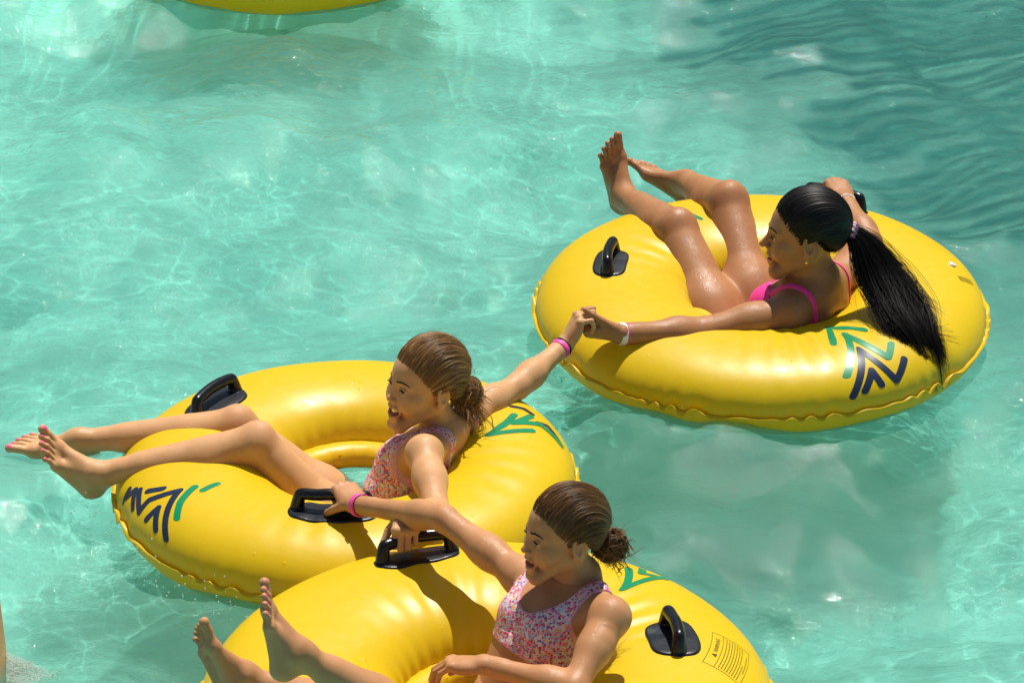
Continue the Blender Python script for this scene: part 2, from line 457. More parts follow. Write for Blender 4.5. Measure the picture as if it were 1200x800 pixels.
prints(RT, r_rt, M_GREEN, px4(900, 320, [(305, 318), (284, 243), (450, 256)], [(368, 470), (361, 276), (568, 384), (576, 322)]), .0185)
prints(RT, r_rt, M_NAVY, px4(900, 320, [(402, 575), (432, 348), (603, 492), (636, 392)], [(465, 550), (486, 448), (543, 518)]), .0195)
prints(RT, r_rt, M_GREEN, px4(600, 140, [(765, 424), (820, 428), (885, 456)]), .012)
prints(LT, r_lt, M_GREEN, px4(400, 370, [(810, 452), (692, 546), (900, 530)], [(892, 460), (808, 491), (940, 502), (1040, 600)]), .0195)
prints(LT, r_lt, M_NAVY, px4(400, 370, [(800, 413), (855, 424), (900, 452)], [(925, 490), (975, 510), (1035, 590)]), .016)
prints(LT, r_lt, M_GREEN, px4(0, 420, [(822, 738), (846, 662), (915, 592)], [(952, 604), (1010, 578)]), .018)
prints(LT, r_lt, M_NAVY, px4(0, 420, [(657, 604), (642, 718), (702, 652), (836, 608), (792, 680), (770, 848)], [(676, 752), (735, 690), (720, 806)], [(612, 700), (626, 612), (586, 650)], [(568, 668), (596, 612)], [(690, 612), (760, 600)]), .0175)
prints(BT, r_bt, M_GREEN, px4(550, 540, [(748, 492), (727, 588), (925, 540)], [(822, 480), (812, 516), (920, 512)]), .019)
prints(BT, r_bt, M_GREEN, px4(550, 540, [(584, 470), (592, 492)]), .0155)

H1 = add_handle(LT, r_lt, LT.find(251, 468), L=.19, W=.085, hgt=.037)
H2 = add_handle(LT, r_lt, LT.find(390, 596), L=.215, W=.085, hgt=.040)
H5 = add_handle(RT, r_rt, RT.find(713, 305), L=.160, W=.070, hgt=.036)
H6 = add_handle(RT, r_rt, RT.find(978, 239), L=.19, W=.09, hgt=.042)
H3 = add_handle(BT, r_bt, (BT.find(508, 674)[0], RAD(75)), L=.195, W=.08)
H4 = add_handle(BT, r_bt, BT.find(790, 745), L=.150, W=.092, hgt=.038)

# printed warning panel on the nearest tube
def panel():
    quad = [T_ for T_ in (BT.find(700 + x / 4, 640 + y / 4) for x, y in ((497, 532), (540, 390), (718, 498), (672, 640)))]
    q = np.array(quad)
    def m(u, v): return (1 - u) * ((1 - v) * q[0] + v * q[1]) + u * ((1 - v) * q[3] + v * q[2])
    org = m(.5, .5); Rl = BT.R + BT.a * math.cos(org[1]); rl = BT.arc(org[1])
    def sk(u, v): d = m(u, v) - org; return (d[0] * Rl, d[1] * rl)
    fr = [[sk(0, 0), sk(0, 1)], [sk(0, 1), sk(1, 1)], [sk(1, 1), sk(1, 0)], [sk(1, 0), sk(0, 0)], [sk(.27, 0), sk(.27, 1)]]
    pn = strip_on(BT, r_bt, 'warning_panel', M_INK, fr, tuple(org), 0, .0012)
    ln = []; r = random.Random(3)
    for i in range(8):
        u = .36 + i * .072; v = .05
        while v < .95 - (.45 if i == 7 else 0):
            l = r.uniform(.03, .11); ln.append([sk(u, v), sk(u, min(v + l, .96))]); v += l + .022
    v = .30
    while v < .75: l = r.uniform(.04, .1); ln.append([sk(.93, v), sk(.93, v + l)]); v += l + .02
    o = strip_on(BT, r_bt, 'small_print', M_INK, ln, tuple(org), 0, .0017)
    o.parent = pn
    # heading in capitals behind a warning triangle
    cu = bpy.data.curves.new('t', 'FONT'); cu.body = 'WARNING'; cu.size = 1; cu.align_x = 'LEFT'
    ob = bpy.data.objects.new('t', cu); COL.objects.link(ob); bpy.context.view_layer.update()
    me = ob.to_mesh(); V = np.array([v.co[:] for v in me.vertices]); Fc = [tuple(p.vertices) for p in me.polygons]
    wv = V[:, 0].max(); ob.to_mesh_clear(); bpy.data.objects.remove(ob)
    P = [m(.19 - .10 * y / .72, .42 + .42 * x / wv) for x, y, _ in V]
    nb = len(P); P += [m(.20, .27), m(.20, .37), m(.08, .32)]; Fc.append((nb, nb + 1, nb + 2))
    P = np.array(P)
    h = mesh_obj('heading', BT.P(P[:, 0], P[:, 1], .0012) - BT.c, Fc, M_INK, pn)
panel()
# air valve and maker's small print on the woman's tube
def small_marks():
    th, ph = RT.find(1117, 308); n = RT.N_(th, ph); p = RT.P(th, ph, 0) - RT.c
    M_VALVE = mat_simple('clear_valve', (.75, .68, .55), .25)
    V, Fc = sweep([p - n * .002, p + n * .003, p + n * .0055, p + n * .006], [.011, .011, .0085, .001], 20)
    mesh_obj('air_valve', V, Fc, M_VALVE, r_rt)
    org = RT.find(1133, 326); ln = []
    for i in range(4):
        y = -.028 + .0; x = .010 - i * .007
        for a_, b_ in ((0, .012), (.015, .03), (.033, .05)): ln.append([(x, y + a_), (x, y + b_)])
    strip_on(RT, r_rt, 'small_print', M_INK, ln, org, .25, .0022)
small_marks()
# ------------------------------------------------------------------ bodies: smooth implicit surfaces turned into one mesh each
V3 = lambda *a: np.array(a, float)
def lerp(a, b, t): return np.asarray(a) * (1 - t) + np.asarray(b) * t
def smin(a, b, k):
    h = np.maximum(k - np.abs(a - b), 0) / k
    return np.minimum(a, b) - h * h * k * .25
def smax(a, b, k): return -smin(-a, -b, k)

class Field:
    BIG = .03
    def __init__(s, lo, hi, h, fine):
        """fine: list of (lo, hi, step) boxes where the rows of the grid run closer together"""
        s.ax = []
        for d in range(3):
            x = lo[d]; L = [x]
            while x < hi[d]:
                st = h
                for fl_, fh_, fs in fine:
                    if fl_[d] <= x <= fh_[d]: st = min(st, fs)
                x += st; L.append(x)
            s.ax.append(np.array(L))
        s.D = np.full([len(a) for a in s.ax], s.BIG, np.float32)
        s.O = V3(0, 0, 0); s.M = np.eye(3); s.S = 1.0
        s.mute = False
    def frame(s, O, M, S): s.O, s.M, s.S = np.asarray(O, float), np.asarray(M, float), S   # M columns = local axes
    def world(s): s.frame((0, 0, 0), np.eye(3), 1.0)
    def p(s, q): return s.O + s.M @ (np.asarray(q, float) * s.S)
    def box(s, lo, hi, m):
        sl = []
        for d in range(3):
            i = np.searchsorted(s.ax[d], lo[d] - m); j = np.searchsorted(s.ax[d], hi[d] + m)
            sl.append(slice(int(i), int(j)))
        if any(q.stop - q.start < 1 for q in sl): return None, None
        sl = tuple(sl)
        g = [s.ax[d][sl[d]] for d in range(3)]
        return sl, (g[0][:, None, None].astype(np.float32), g[1][None, :, None].astype(np.float32), g[2][None, None, :].astype(np.float32))
    def put(s, sl, d, k, cut):
        if cut: s.D[sl] = smax(s.D[sl], -d, max(k, 1e-4))
        else: s.D[sl] = smin(s.D[sl], d, max(k, 1e-4))
    def cone(s, a, b, ra, rb=None, k=.01, cut=False):
        rb = ra if rb is None else rb
        a = s.p(a); b = s.p(b); ra *= s.S; rb *= s.S; k *= s.S
        r = max(ra, rb)
        sl, G = s.box(np.minimum(a, b) - r, np.maximum(a, b) + r, s.BIG)
        if sl is None: return
        ba = b - a; l2 = max(ba @ ba, 1e-10)
        dx, dy, dz = G[0] - a[0], G[1] - a[1], G[2] - a[2]
        t = np.clip((dx * ba[0] + dy * ba[1] + dz * ba[2]) / l2, 0, 1)
        t = np.float32(t)
        d = np.sqrt((dx - t * ba[0]) ** 2 + (dy - t * ba[1]) ** 2 + (dz - t * ba[2]) ** 2) - (ra + (rb - ra) * t)
        s.put(sl, d, k, cut)
    def ell(s, c, R, k=.01, cut=False, rot=None):
        """ellipsoid; rot = 3x3 columns in local axes"""
        c = s.p(c); R = np.asarray(R, float) * s.S; k *= s.S
        Q = s.M if rot is None else s.M @ np.asarray(rot, float)
        e = np.sqrt(((Q * R[None, :]) ** 2).sum(1))
        sl, G = s.box(c - e, c + e, s.BIG)
        if sl is None: return
        dx, dy, dz = G[0] - c[0], G[1] - c[1], G[2] - c[2]
        k0 = 0; k1 = 0
        for i in range(3):
            u = (dx * Q[0, i] + dy * Q[1, i] + dz * Q[2, i]) / R[i]
            k0 = k0 + u * u; k1 = k1 + (u / R[i]) ** 2
        k0 = np.sqrt(k0); k1 = np.sqrt(k1) + 1e-9
        s.put(sl, (k0 * (k0 - 1) / k1), k, cut)
    def sph(s, c, r, k=.01, cut=False): s.cone(c, c, r, r, k, cut)

def sample(D, ax, q):
    q = np.atleast_2d(q); I = []; T = []
    for d in range(3):
        i = np.clip(np.searchsorted(ax[d], q[:, d]) - 1, 0, len(ax[d]) - 2); I.append(i)
        T.append(np.clip((q[:, d] - ax[d][i]) / (ax[d][i + 1] - ax[d][i]), 0, 1))
    r = 0
    for a in (0, 1):
        for b in (0, 1):
            for c in (0, 1):
                r = r + D[I[0] + a, I[1] + b, I[2] + c] * (T[0] if a else 1 - T[0]) * (T[1] if b else 1 - T[1]) * (T[2] if c else 1 - T[2])
    return r
def hit(P, a, b, n=160):
    """first skin point met going from a to b (head-local)"""
    L = np.asarray(a)[None] + np.linspace(0, 1, n)[:, None] * (np.asarray(b) - a)[None]
    d = sample(P.D, P.ax, P.hO + (L * P.hS) @ P.hM.T); k = np.argmax(d < 0)
    return L[k] if (d < 0).any() else L[-1]
def surface_nets(D, ax):
    S = D < 0
    n = np.zeros([d - 1 for d in D.shape], np.int8)
    for i in (0, 1):
        for j in (0, 1):
            for k in (0, 1):
                n += S[i:S.shape[0] - 1 + i, j:S.shape[1] - 1 + j, k:S.shape[2] - 1 + k]
    act = np.argwhere((n > 0) & (n < 8))
    idx = np.full(n.shape, -1, np.int32); idx[tuple(act.T)] = np.arange(len(act))
    I, J, K = act.T
    c = {}
    for i in (0, 1):
        for j in (0, 1):
            for k in (0, 1): c[i, j, k] = D[I + i, J + j, K + k]
    P = np.zeros((len(act), 3)); W = np.zeros(len(act))
    cor = list(c)
    for a in cor:
        for d in range(3):
            if a[d] == 1: continue
            b = list(a); b[d] = 1; b = tuple(b)
            va, vb = c[a], c[b]; m = (va < 0) != (vb < 0)
            t = np.where(m, va / np.where(m, va - vb, 1), 0)
            q = np.tile(np.array(a, float), (len(act), 1)); q[:, d] = t
            P[m] += q[m]; W += m
    P /= W[:, None]
    out = np.zeros_like(P)
    for d, ii in enumerate((I, J, K)):
        out[:, d] = ax[d][ii] + P[:, d] * (ax[d][ii + 1] - ax[d][ii])
    Fs = []
    for d in range(3):
        e1, e2 = [(1, 2), (2, 0), (0, 1)][d]
        sl_a = [slice(1, -1)] * 3; sl_b = [slice(1, -1)] * 3
        sl_a[d] = slice(0, -1); sl_b[d] = slice(1, None)
        A = S[tuple(sl_a)]; B = S[tuple(sl_b)]
        for inside, flip in ((A & ~B, False), (~A & B, True)):
            q = np.argwhere(inside)
            if not len(q): continue
            off = np.ones(3, int); off[d] = 0
            q = q + off
            u = np.zeros(3, int); u[e1] = 1; v = np.zeros(3, int); v[e2] = 1
            f = np.stack([idx[tuple((q - u - v).T)], idx[tuple((q - v).T)], idx[tuple(q.T)], idx[tuple((q - u).T)]], 1)
            Fs.append(f[:, ::-1] if flip else f)
    Fs = np.concatenate(Fs); Fs = Fs[(Fs >= 0).all(1)]
    return out, Fs

def basis(f, u):                        # columns: right, forward, up (orthonormal), forward kept
    f = unit(f); r = unit(np.cross(f, u)); u = np.cross(r, f)
    return np.stack([r, f, u], 1)

# ------------------------------------------------------------------ skin, eyes, cloth, hair
def mat_skin(name, lo, hi, red, lip):
    t = NT(name); p = t.pr(lo, .5)
    n = t.noise(13, 6, .7); base = t.ramp(n.outputs[0], [(.32, lo), (.68, hi)])
    at_ = t.n('ShaderNodeAttribute', attribute_name='zones')
    sp = t.n('ShaderNodeSeparateColor'); t.l(at_.outputs['Color'], sp.inputs[0])
    c1 = t.mixc(t.math('MULTIPLY', sp.outputs[2], .36), base.outputs[0], red)
    c2 = t.mixc(t.math('MULTIPLY', sp.outputs[0], .7), c1, lip)
    c3 = t.mixc(sp.outputs[1], c2, (.78, .10, .26))
    t.l(c3, p.inputs['Base Color'])
    p.inputs['Subsurface Weight'].default_value = .14; p.inputs['Subsurface Radius'].default_value = (.010, .004, .002)
    p.inputs['Subsurface Scale'].default_value = 1.0
    p.inputs['Specular IOR Level'].default_value = .38
    n2 = t.noise(22, 3, .6); r = t.ramp(n2.outputs[0], [(.35, (.50,) * 3), (.7, (.72,) * 3)]); t.l(r.outputs[0], p.inputs['Roughness'])
    # beads of water
    tc = t.n('ShaderNodeTexCoord')
    vo = t.n('ShaderNodeTexVoronoi'); vo.inputs['Scale'].default_value = 300
    t.l(tc.outputs['Object'], vo.inputs['Vector'])
    s2 = t.n('ShaderNodeSeparateColor'); t.l(vo.outputs['Color'], s2.inputs[0])
    pat = t.noise(7, 2, .5)
    thr = t.math('SUBTRACT', 1.22, t.math('MULTIPLY', pat.outputs[0], 1.0))
    rad = t.math('MULTIPLY', t.math('SUBTRACT', s2.outputs[0], thr), 1.1)
    h = t.math('MAXIMUM', t.math('SUBTRACT', rad, vo.outputs['Distance']), 0.0)
    b1 = t.bump(h, .28, .004, None)
    n3 = t.noise(260, 2, .5); b2 = t.bump(n3.outputs[0], .10, .002, None, b1.outputs[0])
    n4 = t.noise(30, 3, .6); t.bump(n4.outputs[0], .05, .01, p.inputs['Normal'], b2.outputs[0])
    # film of water over the skin, broken into runs and beads
    p.inputs['Coat Roughness'].default_value = .16; p.inputs['Coat IOR'].default_value = 1.33
    n6 = t.noise(16, 4, .65); cw = t.ramp(n6.outputs[0], [(.42, (.0,) * 3), (.62, (.55,) * 3)]); t.l(cw.outputs[0], p.inputs['Coat Weight'])
    n7 = t.noise(150, 3, .6); t.bump(n7.outputs[0], .55, .004, p.inputs['Coat Normal'])
    return t.m
M_SKIN_W = mat_skin('tanned_skin', (.345, .148, .054), (.415, .188, .074), (.43, .15, .068), (.42, .115, .08))
M_SKIN_L = mat_skin('fair_skin', (.53, .275, .118), (.61, .33, .15), (.60, .25, .13), (.50, .14, .11))
M_SKIN_B = mat_skin('sunned_skin', (.44, .20, .080), (.51, .245, .105), (.54, .19, .095), (.46, .125, .09))
M_TEETH = mat_simple('tooth_enamel', (.80, .76, .66), .25)
M_MOUTH = mat_simple('mouth_inside', (.10, .02, .02), .5)
M_LASH = mat_simple('dark_lash', (.018, .011, .008), .6)
M_GOLD = mat_simple('gold', (.85, .62, .22), .2, Metallic=1.0)
M_SILVER = mat_simple('silver_beads', (.8, .78, .74), .25, Metallic=.7)
M_BAND_P = mat_simple('pink_band', (.88, .07, .38), .45, bump=(300, .1))
M_BAND_W = mat_simple('white_band', (.80, .78, .76), .5)
M_BAND_K = mat_simple('black_band', (.012, .012, .012), .5)
def mat_eye(iris):
    t = NT('eye'); p = t.pr((.8, .78, .74), .12)
    tc = t.n('ShaderNodeTexCoord'); sx = t.n('ShaderNodeSeparateXYZ'); t.l(tc.outputs['Object'], sx.inputs[0])
    r = t.math('SQRT', t.math('ADD', t.math('POWER', sx.outputs[0], 2), t.math('POWER', sx.outputs[2], 2)))
    rr = t.ramp(t.math('MULTIPLY', r, 60), [(.12, (.005,) * 3), (.2, iris), (.33, tuple(x * .5 for x in iris)), (.38, (.72, .68, .64))])
    t.l(rr.outputs[0], p.inputs['Base Color']); return t.m
M_EYE_D = mat_eye((.06, .03, .015)); M_EYE_L = mat_eye((.10, .12, .12))
def mat_hair(name, dark, light, rough=.38):
    t = NT(name); p = t.pr(dark, rough)
    a = t.n('ShaderNodeAttribute', attribute_name='strand')
    sp = t.n('ShaderNodeSeparateColor'); t.l(a.outputs['Color'], sp.inputs[0])
    r = t.ramp(sp.outputs[0], [(.0, tuple(x * .55 for x in dark)), (.5, dark), (1.0, light)])
    t.l(r.outputs[0], p.inputs['Base Color']); p.inputs['Specular IOR Level'].default_value = .22 if dark[0] < .02 else .26
    return t.m
M_HAIR_W = mat_hair('black_hair', (.0050, .0035, .0030), (.018, .010, .007), .45)
M_HAIR_L = mat_hair('honey_brown_hair', (.215, .105, .034), (.60, .35, .135), .42)
M_HAIR_B = mat_hair('chestnut_hair', (.120, .052, .016), (.37, .185, .062), .42)
def mat_floral(name='floral_swim_fabric'):
    t = NT(name); p = t.pr((.8, .7, .7), .55)
    tc = t.n('ShaderNodeTexCoord')
    nz = t.noise(60, 2, .5); va = t.n('ShaderNodeVectorMath', operation='MULTIPLY_ADD'); va.inputs[1].default_value = (.010,) * 3
    t.l(nz.outputs['Color'], va.inputs[0]); t.l(tc.outputs['Object'], va.inputs[2])
    v = t.n('ShaderNodeTexVoronoi'); v.inputs['Scale'].default_value = 165; t.l(va.outputs[0], v.inputs['Vector'])
    sp = t.n('ShaderNodeSeparateColor'); t.l(v.outputs['Color'], sp.inputs[0])
    cr = t.ramp(sp.outputs[0], [(0, (.75, .03, .12)), (.20, (.82, .16, .32)), (.40, (.86, .42, .52)), (.54, (.12, .16, .52)), (.64, (.30, .48, .72)), (.74, (.85, .48, .10)), (.83, (.82, .74, .66)), (.92, (.45, .02, .08))], 'CONSTANT')
    # petals round a yellow or white heart, on an ivory ground
    d = v.outputs['Distance']
    heart = t.ramp(d, [(.0, (1,) * 3), (.13, (1,) * 3), (.18, (0,) * 3)])
    pet = t.ramp(d, [(.56, (1,) * 3), (.68, (0,) * 3)])
    hc = t.ramp(sp.outputs[1], [(0, (.85, .6, .12)), (.5, (.85, .8, .75))], 'CONSTANT')
    c1 = t.mixc(pet.outputs[0], (.70, .66, .62), cr.outputs[0]); c2 = t.mixc(heart.outputs[0], c1, hc.outputs[0])
    ah = t.n('ShaderNodeAttribute', attribute_name='strand'); sh_ = t.n('ShaderNodeSeparateColor'); t.l(ah.outputs['Color'], sh_.inputs[0])
    c3 = t.mixc(t.math('MULTIPLY', sh_.outputs[0], .75), c2, (.80, .36, .42))              # bound edge
    t.l(c3, p.inputs['Base Color']); n = t.noise(400, 2); b0 = t.bump(n.outputs[0], .15, .002, None)
    n2 = t.noise(28, 3, .6); b1 = t.bump(n2.outputs[0], .25, .012, None, b0.outputs[0]); t.bump(sh_.outputs[0], .5, .003, p.inputs['Normal'], b1.outputs[0])
    return t.m
M_FLORAL = mat_floral()
M_PINKSUIT = mat_simple('hot_pink_fabric', (.90, .045, .30), .5, bump=(400, .15))

# ------------------------------------------------------------------ hand, foot, head
class Person: pass
def hand(Fd, P, wrist, d, n, side, s, curls, thumb=(.5, .55, .35), tcurl=25, spread=4, k0=.012):
    """side +1 right hand, -1 left; d fingers, n out of the palm; curls per finger (three joint angles in degrees)"""
    d = unit(d); n = unit(np.asarray(n) - d * np.dot(n, d)); t = np.cross(d, n) * side
    M = np.stack([t, d, n], 1); Fd.frame(wrist, M, s)
    kn = [(.0265, .088, -.004), (.0095, .093, -.006), (-.0085, .089, -.005), (-.0255, .079, -.002)]
    ln = [(.042, .026, .021), (.046, .030, .022), (.043, .028, .021), (.034, .021, .018)]
    rd = [.0092, .0095, .0090, .0080]
    for (x, y, z), r in zip(kn, rd):
        Fd.cone((x * .55, .0, 0), (x, y, z), .0155, .0108, .014)
    Fd.ell((.0, .050, .002), (.038, .046, .0135), .012)
    Fd.ell((.021, .034, .008), (.017, .030, .015), .012); Fd.ell((-.026, .040, .007), (.012, .034, .013), .010)
    tips = []
    for i in range(4):
        c = curls[i] if isinstance(curls[0], (tuple, list)) else curls
        a = 0; q = V3(*kn[i]); sp = math.radians((1.5 - i) * spread)
        Fd.sph(q + V3(0, 0, -.002), rd[i] * 1.16, .006)
        for j in range(3):
            a += math.radians(c[j])
            dv = V3(math.sin(sp) * math.cos(a), math.cos(sp) * math.cos(a), math.sin(a))
            e = q + dv * ln[i][j]
            Fd.cone(q, e, rd[i] * (1, .93, .86)[j], rd[i] * (.95, .87, .76)[j], .0022)
            q = e
        tips.append((Fd.p(q), Fd.p(q - V3(0, 0, 0)) ))
        P.red.append((Fd.p(q), .012 * s)); P.red.append((Fd.p(kn[i]), .009 * s))
    q = V3(.026, .022, .006); tv = unit(thumb)
    for j, (l, r0, r1) in enumerate(((.040, .0145, .0115), (.032, .0112, .0098), (.026, .0098, .0075))):
        e = q + tv * l; Fd.cone(q, e, r0, r1, .006 if j == 0 else .002); q = e
        tv = unit(tv + math.tan(math.radians(tcurl)) * V3(-.35, .45, .55))
    Fd.world()

def foot(Fd, P, ankle, f, u, med, s, toecurl=10, nails=False):
    """f heel-to-toe, u out of the instep, med = the big-toe side (all world)"""
    f = unit(f); u = unit(np.asarray(u) - f * np.dot(u, f)); m = np.cross(f, u)
    if np.dot(m, med) < 0: m = -m
    Fd.frame(ankle, np.stack([m, f, u], 1), s)
    Fd.sph((.026, .0, .0), .0125, .014); Fd.sph((-.027, -.004, -.006), .0125, .014)
    Fd.cone((0, -.006, .02), (0, -.018, -.03), .031, .031, .02)
    Fd.ell((0, -.040, -.040), (.028, .030, .031), .02)                  # heel
    Fd.cone((0, -.036, .03), (0, -.050, -.03), .012, .016, .02)          # achilles
    Fd.cone((.004, .015, -.006), (.020, .105, -.050), .032, .017, .025)  # instep
    Fd.cone((-.006, .010, -.022), (-.022, .090, -.057), .027, .0145, .02)
    Fd.cone((-.012, -.035, -.050), (-.030, .085, -.063), .021, .0125, .018)
    Fd.cone((.012, -.03, -.045), (.027, .115, -.056), .017, .0165, .018)
    Fd.ell((.025, .118, -.056), (.018, .026, .0165), .012)
    Fd.cone((.018, .122, -.057), (-.034, .096, -.062), .0155, .0115, .012)
    base = [(.0265, .138, -.055), (.0085, .140, -.055), (-.0075, .133, -.057), (-.022, .123, -.059), (-.036, .108, -.062)]
    ln = [.050, .040, .036, .031, .026]; rd = [.0128, .0086, .0082, .0079, .0078]
    for i in range(5):
        b = V3(*base[i]); c = math.radians(toecurl)
        d1 = unit((.02 - .03 * i, math.cos(c), math.sin(c * (.3 if i == 0 else 1.2))))
        d2 = unit((.0 - .04 * i, 1, (-.10 if i == 0 else -.55)))
        e = b + d1 * ln[i] * .52; g = e + d2 * ln[i] * .48
        Fd.cone(b - V3(0, .02, 0), e, rd[i] * 1.02, rd[i] * .93, .004 if i else .007); Fd.cone(e, g, rd[i] * .95, rd[i] * .95, .002)
        Fd.sph(g, rd[i] * 1.07, .002)
        P.red.append((Fd.p(g), .016 * s))
        if nails: P.nail.append((Fd.p(g + V3(0, .003, rd[i] * .95)), rd[i] * .74 * s))
    Fd.world()

HAIR_R = V3(.0775, .0985, .0925); HAIR_C = V3(0, -.014, .036)
def head(Fd, P, O, fwd, up, s, mouth=.5, smile=1.0, jaw=1.0, open_eye=.0048, nose=1.0, roll=0, child=False):
    M = basis(fwd, up)
    if roll: M = np.array(Matrix.Rotation(RAD(roll), 3, Vector(M[:, 1]))) @ M
    P.hM = M; P.hO = np.asarray(O, float); P.hS = s
    Fd.frame(O, M, s)
    drop = .0065 * mouth
    Fd.ell((0, -.015, .036), (.0715, .092, .0855), .02)
    Fd.ell((0, .018, .028), (.064, .070, .064), .03)
    Fd.ell((0, .029, -.028), (.0525, .0575, .060), .03)
    cz = -.099 - drop
    Fd.cone((-.009, .074, cz), (.009, .074, cz), .0165 * jaw, None, .024)
    for x in (-1, 1):
        Fd.cone((x * .049, .0, -.047), (x * .018, .068, cz + .004), .0125, .0125, .018)
        Fd.sph((x * .040, .058, -.024), .0225 if child else .020, .026)
        if child or smile: Fd.ell((x * .036, .066, -.042), (.018, .016, .016), .018)     # cheeks lifted by the smile
        Fd.cone((x * .012, .0825, .021), (x * .043, .066, .018), .0060 if child else .0085, .0055 if child else .0075, .016)      # brow ridge
    Fd.cone((0, .084, .012), (0, .099 * (nose * .3 + .7), -.016), .0082, .0078, .012)
    Fd.cone((0, .094 * (nose * .3 + .7), -.012), (0, .1075 * (nose * .3 + .7), -.026), .0076, .0092, .007)
    for x in (-1, 1):
        Fd.ell((x * .0105, .0935, -.0300), (.0068, .0092, .0064), .006)
        Fd.ell((x * .0058, .1000, -.0358), (.0030, .0048, .0034), .002, cut=True)
        Fd.ell((x * .0305, .092, .003), (.0155, .014, .0115), .012, cut=True)
    # eyelids over the eyeballs, cut by the slit between the lids
    P.eyes = []
    for x in (-1, 1):
        e = V3(x * .0305, .0735, .002)
        Fd.sph(e, .0142, .005)
        Fd.ell(e + V3(x * .001, .013, -.0008), (.0128, .012, open_eye), .002, cut=True)
        Fd.cone(e + V3(-.010, .0105, .0068), e + V3(.010, .0105, .0062), .0022, .002, .004)
        P.eyes.append(Fd.p(e))
    # mouth
    zm = -.060 - drop * .35; op = .0030 + .0105 * mouth
    Fd.ell((0, .088, zm + .009), (.018, .010, .012), .014)
    Fd.ell((0, .083, zm - .012 - drop), (.018, .010, .010), .012)
    w = .0235 + .0045 * smile
    rise = .0065 * smile
    pts_u = [(-w, .0765, zm + rise), (-w * .55, .0880, zm + op * .72 + rise * .3), (-.004, .0935, zm + op * .85), (.004, .0935, zm + op * .85), (w * .55, .0880, zm + op * .72 + rise * .3), (w, .0765, zm + rise)]
    pts_l = [(-w, .0765, zm + rise), (-w * .6, .0850, zm - op * .8), (0, .0900, zm - op * 1.15 - .001), (w * .6, .0850, zm - op * .8), (w, .0765, zm + rise)]
    for a, b in zip(pts_u[:-1], pts_u[1:]): Fd.cone(a, b, .0036, .0036, .005)
    for a, b in zip(pts_l[:-1], pts_l[1:]): Fd.cone(a, b, .0042, .0044, .005)
    Fd.ell((0, .086, zm + rise * .25), (w * .86, .021, op * .95), .002, cut=True)
    if smile:
        for x in (-1, 1): Fd.sph((x * (w + .0025), .0755, zm + rise), .0038, .004, cut=True)
    P.lip = [(Fd.p(a), Fd.p(b), .0052 * s) for L in (pts_u, pts_l) for a, b in zip(L[:-1], L[1:])]
    P.mouth = (zm, op, w, rise)
    # ears
    for x in (-1, 1):
        R_ = np.array(Matrix.Rotation(RAD(-14), 3, 'X') @ Matrix.Rotation(RAD(-x * 22), 3, 'Z'))
        c = V3(x * .0735, -.008, -.006)
        Fd.ell(c, (.0075, .0185, .0305), .005, rot=R_)
        Fd.ell(c + V3(x * .006, .002, .004), (.0045, .0105, .0185), .003, cut=True, rot=R_)
        Fd.ell(c + V3(x * .001, .006, -.024), (.006, .009, .010), .005)
        Fd.sph(c + V3(x * .001, .012, -.002), .0055, .004)
        P.red.append((Fd.p(c), .03 * s))
    for q, r in (((0, .11, -.028), .018), ((.04, .07, -.035), .026), ((-.04, .07, -.035), .026)): P.red.append((Fd.p(q), r * s))
    Fd.world()

